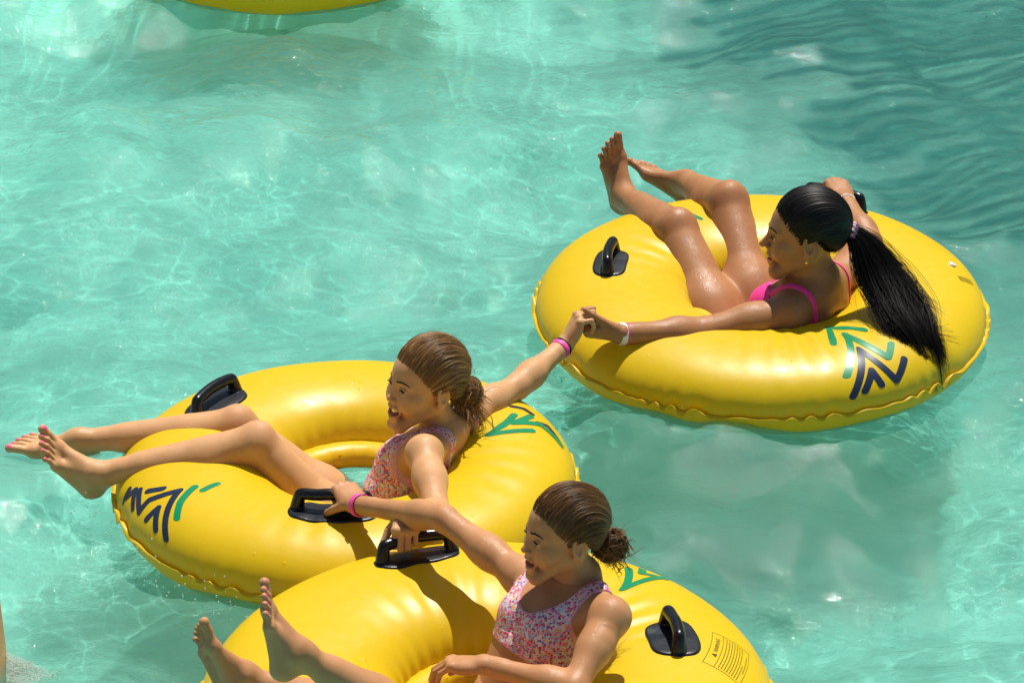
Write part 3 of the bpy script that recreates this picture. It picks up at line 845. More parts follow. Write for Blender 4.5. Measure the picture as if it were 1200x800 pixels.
HAIRLINE = [(0, .0, .090, .077), (.10, .034, .082, .074), (.22, .058, .056, .052), (.32, .071, .030, .022), (.385, .0745, .016, -.006), (.43, .0775, .006, .020), (.50, .0775, -.016, .027), (.58, .074, -.034, .000), (.70, .062, -.060, -.034), (.85, .036, -.080, -.052), (1.0, 0, -.088, -.056)]
def comb(a, b, t):
    """direction along a lock combed from a back to the tie b, lifted over the crown when it starts at the brow"""
    c = 1.15 * min(1, max(0, (a[1] + .05) / .75)) * (1 - .25 * abs(a[0])) + .10
    m = .5 * (a + b) + V3(0, 0, c * max(.3, .62 - b[2])); m = m / np.linalg.norm(m)
    q = (1 - t) ** 2 * a + 2.6 * t * (1 - t) * m + t * t * b
    return q / np.linalg.norm(q)
def hair_cap(P, tie, mat, parent, part=True, seed=1, U=1500, Tn=34, volume=1.0, rootlight=.35):
    """combed hair: a sheet of ridged locks running from the hairline over the skull to the tie"""
    r = np.random.RandomState(seed)
    h = np.array(HAIRLINE)
    tt = np.linspace(0, 1, U // 2)
    side = np.stack([np.interp(tt, h[:, 0], h[:, i]) for i in (1, 2, 3)], 1)
    loop = np.concatenate([side, (side * [-1, 1, 1])[::-1]])
    U = len(loop)
    uu = np.arange(U)
    def rough(step, a):
        q = r.randn(U // step + 2); return a * np.interp(uu, np.arange(len(q)) * step, q)
    rid = rough(2, .00022) + rough(9, .0003) + rough(34, .0007)
    tone = np.clip(.42 + rough(2, .10) + rough(7, .07) + rough(40, .10), 0, 1)
    jag = rough(4, .0012) + rough(14, .0022)
    tie = V3(*tie)
    b = unit((tie - HAIR_C) / HAIR_R)
    V = np.zeros((U, Tn, 3)); ts = np.linspace(0, 1, Tn)
    edge = np.array([hit(P, HAIR_C + (loop[i] - HAIR_C) * 1.35, HAIR_C + (loop[i] - HAIR_C) * .75) for i in range(0, U, 6)])
    edge = np.stack([np.interp(uu, np.arange(0, U, 6), edge[:, k]) for k in range(3)], 1)
    for i in range(U):
        a = (loop[i] - HAIR_C) / HAIR_R; la = np.linalg.norm(a); a = a / la
        om = math.acos(np.clip(a @ b, -1, 1)); so_ = math.sin(om) + 1e-6
        for j, t in enumerate(ts):
            q = comb(a, b, t)
            # hair keeps low near the face, swells over the crown
            off = (.0006 + .0030 * math.sin(min(1, t * 3.2) * math.pi / 2) * volume) + rid[i] * min(1, t * 5) * (1 if t < .9 else (1 - t) * 10)
            lift = 1 + off / .09
            p0 = HAIR_C + q * HAIR_R * lift
            if t < .16:
                base_ = HAIR_C + q * np.linalg.norm((edge[i] - HAIR_C) / HAIR_R) * HAIR_R * (1 + (off * min(1, t / .05) - .0012 * (t < .03)) / .09)
                w_ = t / .16; p0 = lerp(base_, p0, w_ * w_ * (3 - 2 * w_))
            if part:
                d0 = abs(q[0]); g = math.exp(-(d0 / .05) ** 2) * (q[2] > .15) * np.clip((q[1] + .55) / .3, 0, 1)
                p0 = p0 - q * .0022 * g
            V[i, j] = p0
        V[i, 0] += unit(V[i, 0] - V[i, 1]) * jag[i]
    # last ring gathers into the tie
    V[:, -1] = tie + (V[:, -1] - tie) * .15
    P.loop = loop; P.edge = edge
    W = P.hO + (V.reshape(-1, 3) * P.hS) @ P.hM.T
    o = mesh_obj('hair', W - P.org, grid_faces(U, Tn, True, False), mat, parent)
    edge_t = np.clip(1 - ts / .22, 0, 1) ** 1.5 * rootlight
    strand_attr(o, np.clip(np.repeat(tone, Tn) + np.tile(edge_t, U), 0, 1))
    return o
def strand_attr(o, tone):
    a = o.data.color_attributes.new('strand', 'FLOAT_COLOR', 'POINT')
    c = np.ones((len(tone), 4), np.float32); c[:, 0] = tone; c[:, 1] = tone; c[:, 2] = tone
    a.data.foreach_set('color', c.ravel())
def strands(name, curves, rad, mat, parent, org, seed=0, tones=None, seg=4):
    """many thin hairs as one mesh; curves: list of point arrays, rad: base radius (tapers to the tip)"""
    r = np.random.RandomState(seed); V = []; Fc = []; T = []; b = 0
    for ci, c in enumerate(curves):
        c = np.asarray(c); n = len(c)
        tan = np.gradient(c, axis=0); tan /= np.linalg.norm(tan, axis=1)[:, None] + 1e-9
        s_ = np.cross(tan, V3(.3, .2, .9)); s_ /= np.linalg.norm(s_, axis=1)[:, None] + 1e-9
        v_ = np.cross(s_, tan)
        t = np.linspace(0, 1, n); rr = rad * r.uniform(.7, 1.3) * np.clip((1 - t) * 3.5, .12, 1) ** .6
        a = np.linspace(0, 2 * math.pi, seg, endpoint=False)
        ring = c[:, None, :] + rr[:, None, None] * (np.cos(a)[None, :, None] * s_[:, None, :] + np.sin(a)[None, :, None] * v_[:, None, :])
        V.append(ring.reshape(-1, 3)); f = grid_faces(n, seg, False, True) + b; Fc.append(f); b += n * seg
        tn = r.beta(2, 2.5) if tones is None else tones[ci]
        T.append(np.full(n * seg, tn))
    o = mesh_obj(name, np.concatenate(V) - org, np.concatenate(Fc), mat, parent)
    strand_attr(o, np.clip(np.concatenate(T), 0, 1)); return o

# ------------------------------------------------------------------ whole figure
def limb_arm(Fd, P, S, E, W, g):
    Fd.world()
    Fd.cone(lerp(S, E, .02), lerp(S, E, .45), .0445 * g, .0415 * g, .028)
    Fd.cone(lerp(S, E, .40), E, .0415 * g, .0350 * g, .03)
    Fd.cone(E, lerp(E, W, .28), .0345 * g, .0360 * g, .02)
    Fd.cone(lerp(E, W, .25), W, .0355 * g, .0240 * g, .03)
    Fd.cone(lerp(E, W, .8), W, .0255 * g, .0235 * g, .012)
    P.red.append((E, .035))
def limb_leg(Fd, P, H, K, A, g, back, kh=.02):
    """back: direction of the calf / hamstring side"""
    Fd.world(); back = unit(back)
    Fd.cone(H, K, .088 * g, .056 * g, .02)
    Fd.ell(lerp(H, K, .35), (.084 * g,) * 3, .04)
    kc = np.asarray(K) - back * .010 * g
    Fd.sph(kc, .050 * g, .02)
    Fd.sph(np.asarray(K) - back * .034 * g, .026 * g, .024)
    Fd.cone(K, A, .053 * g, .032 * g, .016)
    sh = unit(np.asarray(A) - K); back = unit(back - sh * (back @ sh))
    c1 = lerp(K, A, .30) + back * .022 * g
    Fd.cone(lerp(K, A, .12) + back * .010 * g, c1, .044 * g, .050 * g, .03)
    Fd.cone(c1, lerp(K, A, .68) + back * .006 * g, .050 * g, .033 * g, .03)
    P.red.append((kc - back * .03 * g, .05))

def build_person(spec):
    P = Person(); P.red = []; P.nail = []; P.lip = []
    J = {k: np.asarray(v, float) for k, v in spec['J'].items()}
    P.org = J['hip'].copy()
    g = spec['g']; pts = np.array(list(J.values()))
    ext = spec.get('ext', .12)
    lo = pts.min(0) - ext; hi = pts.max(0) + ext
    hc = J['head']; hs = spec['hs']
    fine = [(hc - .13 * hs, hc + .13 * hs, spec.get('hf', .002))] + [(c - .07, c + .07, .0024) for c in spec.get('fine', [])]
    Fd = Field(lo, hi, spec.get('h', .0036), fine)
    up = unit(J['neck'] - J['hip']); rt = J['shR'] - J['shL']; rt = unit(rt - up * (rt @ up)); fw = np.cross(up, rt)
    L = np.linalg.norm(J['neck'] - J['hip']); Mt = np.stack([rt, fw, up], 1)
    P.Mt = Mt; P.Nb = J['neck']
    SW = np.linalg.norm(J['shR'] - J['shL']) / 2
    tw = spec.get('tw', 1.0)
    bend = spec.get('bend', .0)
    sp_ = lambda t: lerp(J['hip'], J['neck'], t) - fw * bend * 4 * t * (1 - t)
    Fd.frame((0, 0, 0), Mt, 1.0)
    iv = lambda q: Mt.T @ np.asarray(q)            # world -> this frame
    Fd.ell(iv(sp_(.02)), (.132 * tw, .100 * tw, .105 * tw), .04)
    Fd.ell(iv(sp_(.36)), (.104 * tw, .076 * tw, .13 * tw), .05)
    Fd.ell(iv(sp_(.64) + fw * .004), (.118 * tw, .086 * tw, .135 * tw), .05)
    Fd.ell(iv(sp_(.84)), (.108 * tw, .066 * tw, .075 * tw), .05)
    Fd.world()
    for s_, S in ((-1, J['shL']), (1, J['shR'])):
        nb = sp_(.93)
        Fd.cone(nb, lerp(nb, S, .95), .042 * g, .037 * g, .035)
        Fd.cone(sp_(.99) + up * .03 - fw * .012, lerp(sp_(.99), S, .75) - fw * .010, .026 * g, .020 * g, .035)      # trapezius
        Fd.cone(sp_(.985) + fw * .030 * tw, lerp(sp_(.985), S, .80) + fw * .020 + up * .008, .010 * g, .009 * g, .018)   # collar bone
        Fd.cone(sp_(.80) + s_ * rt * .055 * tw - fw * .050 * tw, sp_(.62) + s_ * rt * .060 * tw - fw * .062 * tw, .030 * g, .016 * g, .035)  # shoulder blade
        Fd.cone(sp_(.80) + s_ * rt * .06 * tw + fw * .03, S, .034 * g, .032 * g, .03)
        if spec.get('bust'): Fd.ell(sp_(.66) + s_ * rt * .060 * tw + fw * .066 * tw, (.052 * tw,) * 3, .03)
        else: Fd.ell(sp_(.70) + s_ * rt * .055 * tw + fw * .055 * tw, (.045 * tw,) * 3, .04)
        Fd.ell(sp_(-.02) + s_ * rt * .065 * tw - fw * .045, (.082 * tw,) * 3, .04)
        Fd.sph(S, .041 * g, .025)
    # spine groove
    Fd.cone(sp_(.25) - fw * (.083 * tw + bend * 0), sp_(.80) - fw * .092 * tw, .010, .012, .03, cut=True)
    Dt = Fd.D.copy()
    # neck then head
    Fd.frame(J['head'], basis(spec['hf_'], spec['hu']), hs); nk = Fd.p((0, -.020, -.050)); Fd.world()
    Fd.cone(nk, J['neck'] + up * .005, spec.get('nr', .044) * hs, (spec.get('nr', .044) + .004) * hs, .024)
    for s_ in (-1, 1):
        Fd.frame(J['head'], basis(spec['hf_'], spec['hu']), hs); a = Fd.p((s_ * .055, -.018, -.035)); Fd.world()
        Fd.cone(a, J['neck'] + fw * .042 * tw - up * .012 + s_ * rt * .012, .012, .009, .022)      # neck tendon
    head(Fd, P, J['head'], spec['hf_'], spec['hu'], hs, **spec['face'])
    limb_arm(Fd, P, J['shL'], J['elL'], J['wrL'], spec['ga']); limb_arm(Fd, P, J['shR'], J['elR'], J['wrR'], spec['ga'])
    for s_ in 'LR':
        d = unit(J['kn' + s_] - J['hip' + s_]); e = unit(J['an' + s_] - J['kn' + s_])
        back = unit(-d + e) * -1; back = unit(np.cross(np.cross(d, e), lerp(d, e, .5)))
        back = -unit(d - e) if np.linalg.norm(d - e) > .2 else back
        limb_leg(Fd, P, J['hip' + s_], J['kn' + s_], J['an' + s_], spec['gl'], back)
    for a in spec['hands']: hand(Fd, P, *a[:-1], **a[-1])
    for a in spec['feet']: foot(Fd, P, *a[:-1], **a[-1])
    P.D, P.ax = Fd.D, Fd.ax
    V, Fc = surface_nets(Fd.D, Fd.ax)
    body = mesh_obj('person', V - P.org, Fc, spec['skin'])
    body.location = P.org
    tag(body, spec['label'], 'person', 'riders in the yellow tubes')
    # colour zones: lips, painted nails, ruddy skin
    z = np.zeros((len(V), 4), np.float32); z[:, 3] = 1
    def near(c, r): 
        m = np.abs(V - c).max(1) < r * 2.2; i = np.nonzero(m)[0]; return i, np.linalg.norm(V[i] - c, axis=1)
    for a, b, r in P.lip:
        i, d = near((a + b) / 2, .02); 
        ba = b - a; t = np.clip(((V[i] - a) @ ba) / (ba @ ba), 0, 1); d = np.linalg.norm(V[i] - a - t[:, None] * ba, axis=1)
        z[i, 0] = np.maximum(z[i, 0], np.clip((r * 1.25 - d) / (r * .35), 0, 1))
    for c, r in P.nail:
        i, d = near(c, r); z[i, 1] = np.maximum(z[i, 1], np.clip((r - d) / (r * .3), 0, 1))
    for c, r in P.red:
        i, d = near(c, r); z[i, 2] = np.maximum(z[i, 2], np.clip(1.2 - d / r, 0, 1) ** 1.2)
    a = body.data.color_attributes.new('zones', 'FLOAT_COLOR', 'POINT'); a.data.foreach_set('color', z.ravel())
    # swimwear: the torso's own surface, a little proud, kept only inside the cut of the garment
    X, Y, Z = [q.astype(np.float32) for q in np.meshgrid(*Fd.ax, indexing='ij', sparse=True)]
    mlo = J['neck'] - .34; mhi = J['neck'] + .34
    sl = tuple(slice(int(np.searchsorted(Fd.ax[d], mlo[d])), int(np.searchsorted(Fd.ax[d], mhi[d]))) for d in range(3))
    gx = [Fd.ax[d][sl[d]] for d in range(3)]
    X, Y, Z = [q.astype(np.float32) for q in np.meshgrid(*gx, indexing='ij', sparse=True)]
    dx, dy, dz = X - J['neck'][0], Y - J['neck'][1], Z - J['neck'][2]
    lx, ly, lz = [dx * Mt[0, i] + dy * Mt[1, i] + dz * Mt[2, i] for i in range(3)]
    reg = spec['suit'](lx, ly, lz)
    G = smax(Dt[sl] - .0035, reg, .003)
    sv, sf = surface_nets(G.astype(np.float32), gx)
    suit = mesh_obj(spec['suit_name'], sv - P.org, sf, spec['suit_mat'], body)
    hem = np.clip((sample(reg.astype(np.float32) * np.ones_like(Dt[sl]), gx, sv) + .0034) / .0008, 0, 1); strand_attr(suit, hem)
    suit['label'] = spec['suit_label']
    # eyes
    for e in P.eyes:
        me = bmesh.new(); bmesh.ops.create_uvsphere(me, u_segments=24, v_segments=16, radius=.0128 * hs)
        m_ = bpy.data.meshes.new('eye'); me.to_mesh(m_); me.free()
        m_.polygons.foreach_set('use_smooth', np.ones(len(m_.polygons), bool)); m_.materials.append(spec['eye'])
        o = bpy.data.objects.new('eye', m_); COL.objects.link(o); o.parent = body
        gz = basis(unit(P.hM @ V3(*spec.get('gaze', (0, 1, 0)))), P.hM[:, 2])
        o.matrix_local = Matrix.Translation(e - P.org) @ Matrix(gz.tolist()).to_4x4()
    # teeth and the dark of the mouth
    zm, op, w_, rise = P.mouth
    H = lambda q: P.hO + P.hM @ (np.asarray(q, float) * hs) - P.org
    if spec['face'].get('mouth', 0) >= 0:
        rows = [('upper_teeth', zm + op * .98 + .002, zm - op * .05, .0862)]
        for nm, z1, z0, yy in rows:
            tv = []; nU = 33
            for i in range(nU):
                a = (i / (nU - 1) - .5) * 2; x = a * w_ * .74; y = yy - .013 * a * a
                sc_ = .0006 * abs(math.sin(a * 9)); rz = rise * .5 * a * a
                tv += [H((x, y - .004, z1 + rz)), H((x, y + .001, z1 + rz)), H((x, y + .0012 - sc_, (z0 + z1) / 2 + rz)), H((x, y, z0 + rz + sc_ * 1.5)), H((x, y - .004, z0 + rz))]
            mesh_obj(nm, tv, grid_faces(nU, 5, False, False), M_TEETH, body)
    # eyebrows, lashes
    cur = []; r = np.random.RandomState(5)
    for x in (-1, 1):
        for i in range(110):
            u = r.rand(); bx = .011 + .032 * u; bz = .0215 + .006 * math.sin(u * 2.4) - .004 * u + r.randn() * .0009
            dz = .0030 * (1 - 1.7 * u)
            q = [hit(P, (x * (bx + f * .0065), .14, bz + f * dz), (x * (bx + f * .0065), .02, bz + f * dz)) + V3(0, .0004 + .0008 * math.sin(f * 3), 0) for f in (0, .5, 1)]
            cur.append(np.array([H(c_) for c_ in q]) + P.org)
        strands('eyebrow', cur, spec.get('brow_r', .00065) * hs, spec['brow'], body, P.org, seed=3)
        cur = []
    cur = []
    for x in (-1, 1):
        e = V3(x * .0305, .0735, .002)
        for i in range(30):
            a = -1 + 2 * i / 29
            q0 = e + V3(a * .0122, .0138 - .0055 * a * a, -.0008 + spec['face'].get('open_eye', .0048) * (1 - a * a) ** .5 * .95)
            q1 = q0 + V3(a * .002 + x * .001, .0042, -.0008); 
            cur.append(np.array([H(q0 - V3(0, .0012, 0)), H((q0 + q1) / 2), H(q1)]) + P.org)
        strands('eyelash', cur, .00042 * hs, M_LASH, body, P.org, seed=4); cur = []
    P.body = body; P.J = J; P.fw = fw; P.up = up; P.rt = rt
    return P
# ------------------------------------------------------------------ the three riders
def crop_top(scoop_w, scoop_d, bottom, back_d, arm_x=.098):
    def f(x, y, z):
        front = y > -.01
        sc = np.where(front, scoop_d, back_d)
        scoop = (1 - np.sqrt((x / scoop_w) ** 2 + (np.minimum(z, 0) / sc) ** 2)) * scoop_w       # >0 inside the neck hole
        arm = np.minimum(np.abs(x) - arm_x - .25 * np.maximum(-z - .06, 0) , z + .125)                # >0 in the arm hole
        top = z - .09
        return np.maximum.reduce([scoop, arm, top + 0 * x, bottom - z + 0 * x, np.abs(x) - .155 + 0 * z])
    return f
def bikini(x, y, z):
    strap = np.maximum(np.abs(np.abs(x) - .092) - .0065, -.215 - z)
    band = np.maximum(np.abs(z + .212) - .010, np.abs(x) - .16)
    cup = np.maximum((np.sqrt(((np.abs(x) - .072) / .080) ** 2 + ((z + .140) / .092) ** 2) - 1) * .07, -y + .0)
    return np.minimum(np.minimum(strap, band), cup)

def grip_wrist(bar, d, n, s, fwd=.082, depth=.021):
    return np.asarray(bar) - unit(d) * fwd * s - unit(np.asarray(n) - unit(d) * np.dot(unit(d), n)) * depth * s

GRIP = (62, 82, 48)
# ---- laughing girl in the left tube
bar3, ax3, n3 = H3
dL = V3(-.10, -.93, -.12); nL = V3(0, .1, -1)
b3 = bar3 - ax3 * np.sign(ax3[0]) * .022
wL = grip_wrist(b3, dL, nL, .86)
clasp = at(681, 384, .50)
dR = unit(V3(.45, .25, .80)); nR = V3(.75, .10, -.55)
wR = at(663, 403, .47)
spec_L = dict(
    label='laughing girl with honey brown bun and floral swim top, bare legs stretched out left',
    J=dict(hip=at(420, 640, -.01), neck=at(521, 510, .03), head=at(499, 450, .02), shL=at(497, 531, -.135), elL=at(513, 603, -.36), wrL=wL,
           shR=at(551, 484, .155), elR=at(607, 452, .30), wrR=wR,
           hipL=at(424, 650, -.075), knL=at(300, 520, -.04), anL=at(111, 556, -.06), hipR=at(424, 622, .09), knR=at(277, 500, .11), anR=at(90, 517, .13),
           toe1=at(38, 500, -.06), toe2=at(8, 510, .10)),
    g=.86, ga=.86, gl=.86, hs=.96, tw=.90, nr=.039, hf_=V3(-.86, -.50, .13), hu=V3(.06, .02, 1),
    face=dict(mouth=.95, smile=1.0, jaw=.9, open_eye=.0053, nose=.74, child=True),
    hands=[(wL, dL, nL, -1, .86, GRIP, dict(thumb=(.55, .5, .5), tcurl=30, spread=2)),
           (wR, dR, nR, 1, .86, (55, 75, 45), dict(thumb=(.5, .6, .4), tcurl=30, spread=1))],
    feet=[(at(111, 556, -.06), V3(-.55, -.10, .80), V3(.80, -.35, .48), V3(.2, .9, .1), .84, dict(nails=True, toecurl=6)),
          (at(90, 517, .13), V3(-.95, -.04, .22), V3(.2, -.45, .85), V3(0, -1, 0), .84, dict(nails=True, toecurl=4))],
    fine=[wL + dL * .07, wR + dR * .06, at(60, 520, -.06), at(25, 508, .12)],
    brow_r=.0005, skin=M_SKIN_L, eye=M_EYE_L, brow=mat_simple('brown_brow', (.06, .032, .015), .6), gaze=(-.25, 1, .05),
    suit=crop_top(.066, .090, -.215, .125), suit_mat=M_FLORAL, suit_name='swim_top', suit_label='floral swim top with wide straps')
PL = build_person(spec_L)

# ---- girl in the nearest tube
bar2, ax2, n2 = H2
dB = V3(-.42, .88, .10); nB = V3(.05, .12, -1)
b2 = bar2 + ax2 * np.sign(ax2[0]) * .030
wB = grip_wrist(b2, dB, nB, .84)
wBl = at(567, 778, -1.12)
spec_B = dict(
    label='girl with chestnut bun and floral swim top, reaching back to grip the next tube',
    J=dict(hip=at(566, 868, -1.06), neck=at(675, 679, -.93), head=at(661, 626, -.95), shL=at(716, 722, -1.06), elL=at(672, 806, -1.22), wrL=wBl,
           shR=at(612, 676, -.84), elR=at(520, 607, -.66), wrR=wB,
           hipL=at(574, 884, -1.14), knL=at(478, 842, -1.42), anL=at(348, 764, -1.46), hipR=at(556, 862, -.98), knR=at(420, 840, -1.22), anR=at(280, 792, -1.27),
           toe1=at(320, 688, -1.45), toe2=at(240, 715, -1.27)),
    g=.84, ga=.80, gl=.80, hs=.885, tw=.86, nr=.040, hf_=V3(-.93, -.36, .06), hu=V3(-.02, .02, 1),
    face=dict(mouth=.75, smile=1.0, jaw=.9, open_eye=.0053, nose=.80, child=True),
    hands=[(wB, dB, nB, 1, .84, GRIP, dict(thumb=(.55, .5, .45), tcurl=30, spread=2)),
           (wBl, V3(-.92, .20, -.12), V3(-.15, -.15, -1), -1, .84, (30, 38, 22), dict(thumb=(.4, .8, .3), tcurl=15, spread=3))],
    feet=[(at(348, 764, -1.46), V3(-.10, .12, .97), V3(.95, .15, .05), V3(-.2, .92, 0), .80, dict(nails=True, toecurl=6)),
          (at(282, 790, -1.27), V3(-.30, .12, .93), V3(.74, .60, .15), V3(.56, -.74, .2), .80, dict(nails=False, toecurl=6))],
    fine=[wB + dB * .07, wBl, at(325, 710, -1.45), at(240, 735, -1.27)],
    brow_r=.00055, skin=M_SKIN_B, eye=M_EYE_D, brow=mat_simple('dark_brow', (.030, .016, .008), .6), gaze=(-.1, 1, .0),
    suit=crop_top(.066, .105, -.195, .12), suit_mat=M_FLORAL, suit_name='swim_top', suit_label='floral swim top with wide straps')
PB = build_person(spec_B)

# ---- dark haired woman in the right tube
bar6, ax6, n6 = H6
dW = V3(-.20, .92, .22); nW = V3(0, .2, -1)
b6 = bar6
wW = grip_wrist(b6, dW, nW, .92)
wWl = at(727, 391, .505)
dWl = unit(V3(-.95, -.02, .12)); nWl = V3(0, .60, .70)
spec_W = dict(
    label='woman in a hot pink bikini with a long black ponytail, seen from behind',
    J=dict(hip=at(905, 432, .81), neck=at(958, 331, .735), head=at(944, 276, .73), shL=at(925, 367, .635), elL=at(820, 389, .575), wrL=wWl,
           shR=at(990, 322, .90), elR=at(1017, 284, 1.03), wrR=wW,
           hipL=at(852, 418, .80), knL=at(793, 270, 1.12), anL=at(731, 230, 1.42), hipR=at(890, 402, .92), knR=at(853, 238, 1.25), anR=at(802, 214, 1.55),
           toe1=at(712, 158, 1.46), toe2=at(733, 175, 1.66)),
    g=.96, ga=1.02, gl=1.0, hs=1.0, tw=1.02, bust=True, hf_=V3(-.99, .04, .02), hu=V3(.02, .06, 1),
    face=dict(mouth=.30, smile=1.0, jaw=.95, open_eye=.0045, nose=1.05, child=False),
    hands=[(wW, dW, nW, 1, .92, GRIP, dict(thumb=(.55, .5, .45), tcurl=30, spread=2)),
           (wWl, dWl, nWl, -1, .92, (50, 70, 45), dict(thumb=(.35, .85, .3), tcurl=10, spread=1))],
    feet=[(at(731, 230, 1.42), V3(-.14, .10, .95), V3(.30, -.92, .15), V3(.95, .3, 0), .86, dict(toecurl=8)),
          (at(802, 214, 1.55), V3(-.72, .42, .48), V3(.35, -.30, .85), V3(-.85, -.4, .1), .86, dict(toecurl=4))],
    fine=[wW + dW * .07, wWl + dWl * .08, at(715, 175, 1.44), at(750, 183, 1.6)],
    skin=M_SKIN_W, eye=M_EYE_D, brow=mat_simple('black_brow', (.012, .008, .006), .6), gaze=(-.1, 1, 0),
    suit=bikini, suit_mat=M_PINKSUIT, suit_name='bikini_top', suit_label='hot pink bikini top')
PW = build_person(spec_W)

# ---- hair
def to_w(P, q): return P.hO + P.hM @ (np.asarray(q, float) * P.hS)
def messy_bun(P, tie, c, R, mat, n=420, seed=0, tails=60, tail_dir=(0, -.2, -1), tail_len=.07, stray=14):
    r = np.random.RandomState(seed); cur = []; tones = []
    c = V3(*c); tie = V3(*tie)
    for i in range(n):
        ax = unit(r.randn(3) * [1, .6, .8]); a0 = r.rand() * 6.28; turns = r.uniform(.5, 1.15)
        u = unit(np.cross(ax, r.randn(3))); v = np.cross(ax, u)
        rad = R * r.uniform(.55, 1.02); m = 18; t = np.linspace(0, 1, m); an = a0 + turns * 6.28 * t
        cen = c + r.randn(3) * R * .14
        p = cen + rad * (np.cos(an)[:, None] * u + np.sin(an)[:, None] * v) * V3(.92, 1.0, .95)
        p += .004 * np.sin(t * r.uniform(6, 14) + r.rand() * 6)[:, None] * ax
        p = p * 1; k = r.randn(3) * .0014
        for q in range(3): cur.append(np.array([to_w(P, x + k * q) for x in p])); tones.append(np.clip(r.beta(2, 2) * 1.1 - .05, 0, 1))
    td = unit(tail_dir)
    for i in range(tails):
        s0 = c + unit(r.randn(3)) * R * .8; m = 14; t = np.linspace(0, 1, m); Ln = tail_len * r.uniform(.4, 1.15)
        dv = unit(td + r.randn(3) * .35); k1 = r.randn(3) * .008; fr = r.uniform(4, 9)
        p = s0 + dv * Ln * t[:, None] + k1 * np.sin(t * fr)[:, None] * t[:, None] ** .7
        for q in range(3):
            kk = r.randn(3) * .0022; cur.append(np.array([to_w(P, x + kk * tt) for x, tt in zip(p, t)])); tones.append(r.beta(2.5, 2))
    for i in range(stray):
        s0 = c + unit(r.randn(3)) * R * .7; m = 12; t = np.linspace(0, 1, m); Ln = r.uniform(.03, .065)
        dv = unit(unit(s0 - c) + r.randn(3) * .5 + V3(0, -.4, .1)); k1 = r.randn(3) * .020 + V3(0, 0, -.018); k2 = r.randn(3) * .006
        p = s0 + dv * Ln * t[:, None] + k1 * (t ** 2)[:, None] + k2 * np.sin(t * 7)[:, None]
        cur.append(np.array([to_w(P, x) for x in p])); tones.append(r.beta(2, 2))
    return cur, tones
def skull_flyaways(P, tie, n, seed, lift=.004):
    r = np.random.RandomState(seed); cur = []; h = np.array(HAIRLINE); b = unit((V3(*tie) - HAIR_C) / HAIR_R)
    for i in range(n):
        u = r.rand() ** .8; x = np.array([np.interp(u, h[:, 0], h[:, k]) for k in (1, 2, 3)]); x[0] *= r.choice([-1, 1])
        a = unit((x - HAIR_C) / HAIR_R); om = math.acos(np.clip(a @ b, -1, 1)); t0 = r.uniform(0, .35); t1 = t0 + r.uniform(.25, .6)
        L_ = r.uniform(.2, 1) * lift; wob = r.randn(2) * .03
        p = []
        for k, t in enumerate(np.linspace(t0, min(t1, .98), 12)):
            q = comb(a, b, t)
            q = q + V3(wob[0], 0, wob[1]) * math.sin(k / 11 * 3.1)
            p.append(to_w(P, HAIR_C + q * HAIR_R * (1 + (.0042 + L_ * (k / 11)) / .09)))
        cur.append(np.array(p))
    return cur

def combed(P, tie, n, seed):
    """single hairs lying over the combed locks"""
    r = np.random.RandomState(seed); cur = []; tn = []; U = len(P.loop); b = unit((V3(*tie) - HAIR_C) / HAIR_R)
    for i in range(n):
        k = r.randint(U); a = (P.edge[k] - HAIR_C) / HAIR_R; la = np.linalg.norm(a); a = a / la
        t0 = r.uniform(0, .5) ** 1.5; t1 = min(.97, t0 + r.uniform(.25, .6)); w = r.randn(2) * .018; hgt_ = r.uniform(.0028, .0056); p = []
        for f in np.linspace(0, 1, 14):
            t = t0 + (t1 - t0) * f; q = unit(comb(a, b, t) + V3(w[0], 0, w[1]) * math.sin(f * 3.1)); g = min(1, t / .16)
            off = hgt_ * min(1, t * 3.2 + .12) - .0018 * (f < .02 or f > .98)
            p.append(to_w(P, HAIR_C + q * HAIR_R * (lerp(la, 1, g * g * (3 - 2 * g)) + off / .09)))
        cur.append(np.array(p)); tn.append(np.clip(r.beta(1.6, 2.0), 0, 1))
    return cur, tn
def baby_hair(P, tie, n, seed):
    r = np.random.RandomState(seed); cur = []; U = len(P.loop); b = unit((V3(*tie) - HAIR_C) / HAIR_R)
    for i in range(n):
        k = int((r.beta(.9, .9) - .5) * U * .80) % U
        e = P.edge[k]; a = (e - HAIR_C) / HAIR_R; la = np.linalg.norm(a); a = a / la
        a = unit(a + unit(a - comb(a, b, .03)) * r.uniform(0, .05)); p = []
        t1 = r.uniform(.10, .24); w = r.randn() * .02
        for f in np.linspace(0, 1, 8):
            q = comb(a, b, t1 * f) + V3(0, 0, w) * math.sin(f * 3); rr = lerp(la, 1.045, min(1, f * 1.1))
            p.append(to_w(P, HAIR_C + unit(q) * HAIR_R * (rr + .004)))
        cur.append(np.array(p))
    return cur
tieL = (.0, -.106, -.022); hl = hair_cap(PL, tieL, M_HAIR_L, PL.body, seed=3)
cu, tn = messy_bun(PL, tieL, (.004, -.124, -.040), .036, M_HAIR_L, 820, 5, 170, (0, -.10, -1), .095, 34)
strands('bun', cu, .0006, M_HAIR_L, hl, PL.org, 1, tn)
cu, tn = combed(PL, tieL, 2600, 77); strands('combed_hair', cu, .00048, M_HAIR_L, hl, PL.org, 11, tn)
strands('baby_hair', baby_hair(PL, tieL, 900, 41), .00045, M_HAIR_L, hl, PL.org, 7)
strands('loose_hair', skull_flyaways(PL, tieL, 260, 8), .00045, M_HAIR_L, hl, PL.org, 2)
tieB = (.0, -.104, -.026); hb = hair_cap(PB, tieB, M_HAIR_B, PB.body, seed=6)
cu, tn = messy_bun(PB, tieB, (.0, -.122, -.046), .036, M_HAIR_B, 820, 9, 90, (.1, -.5, -.8), .060, 44)
strands('bun', cu, .0006, M_HAIR_B, hb, PB.org, 1, tn)
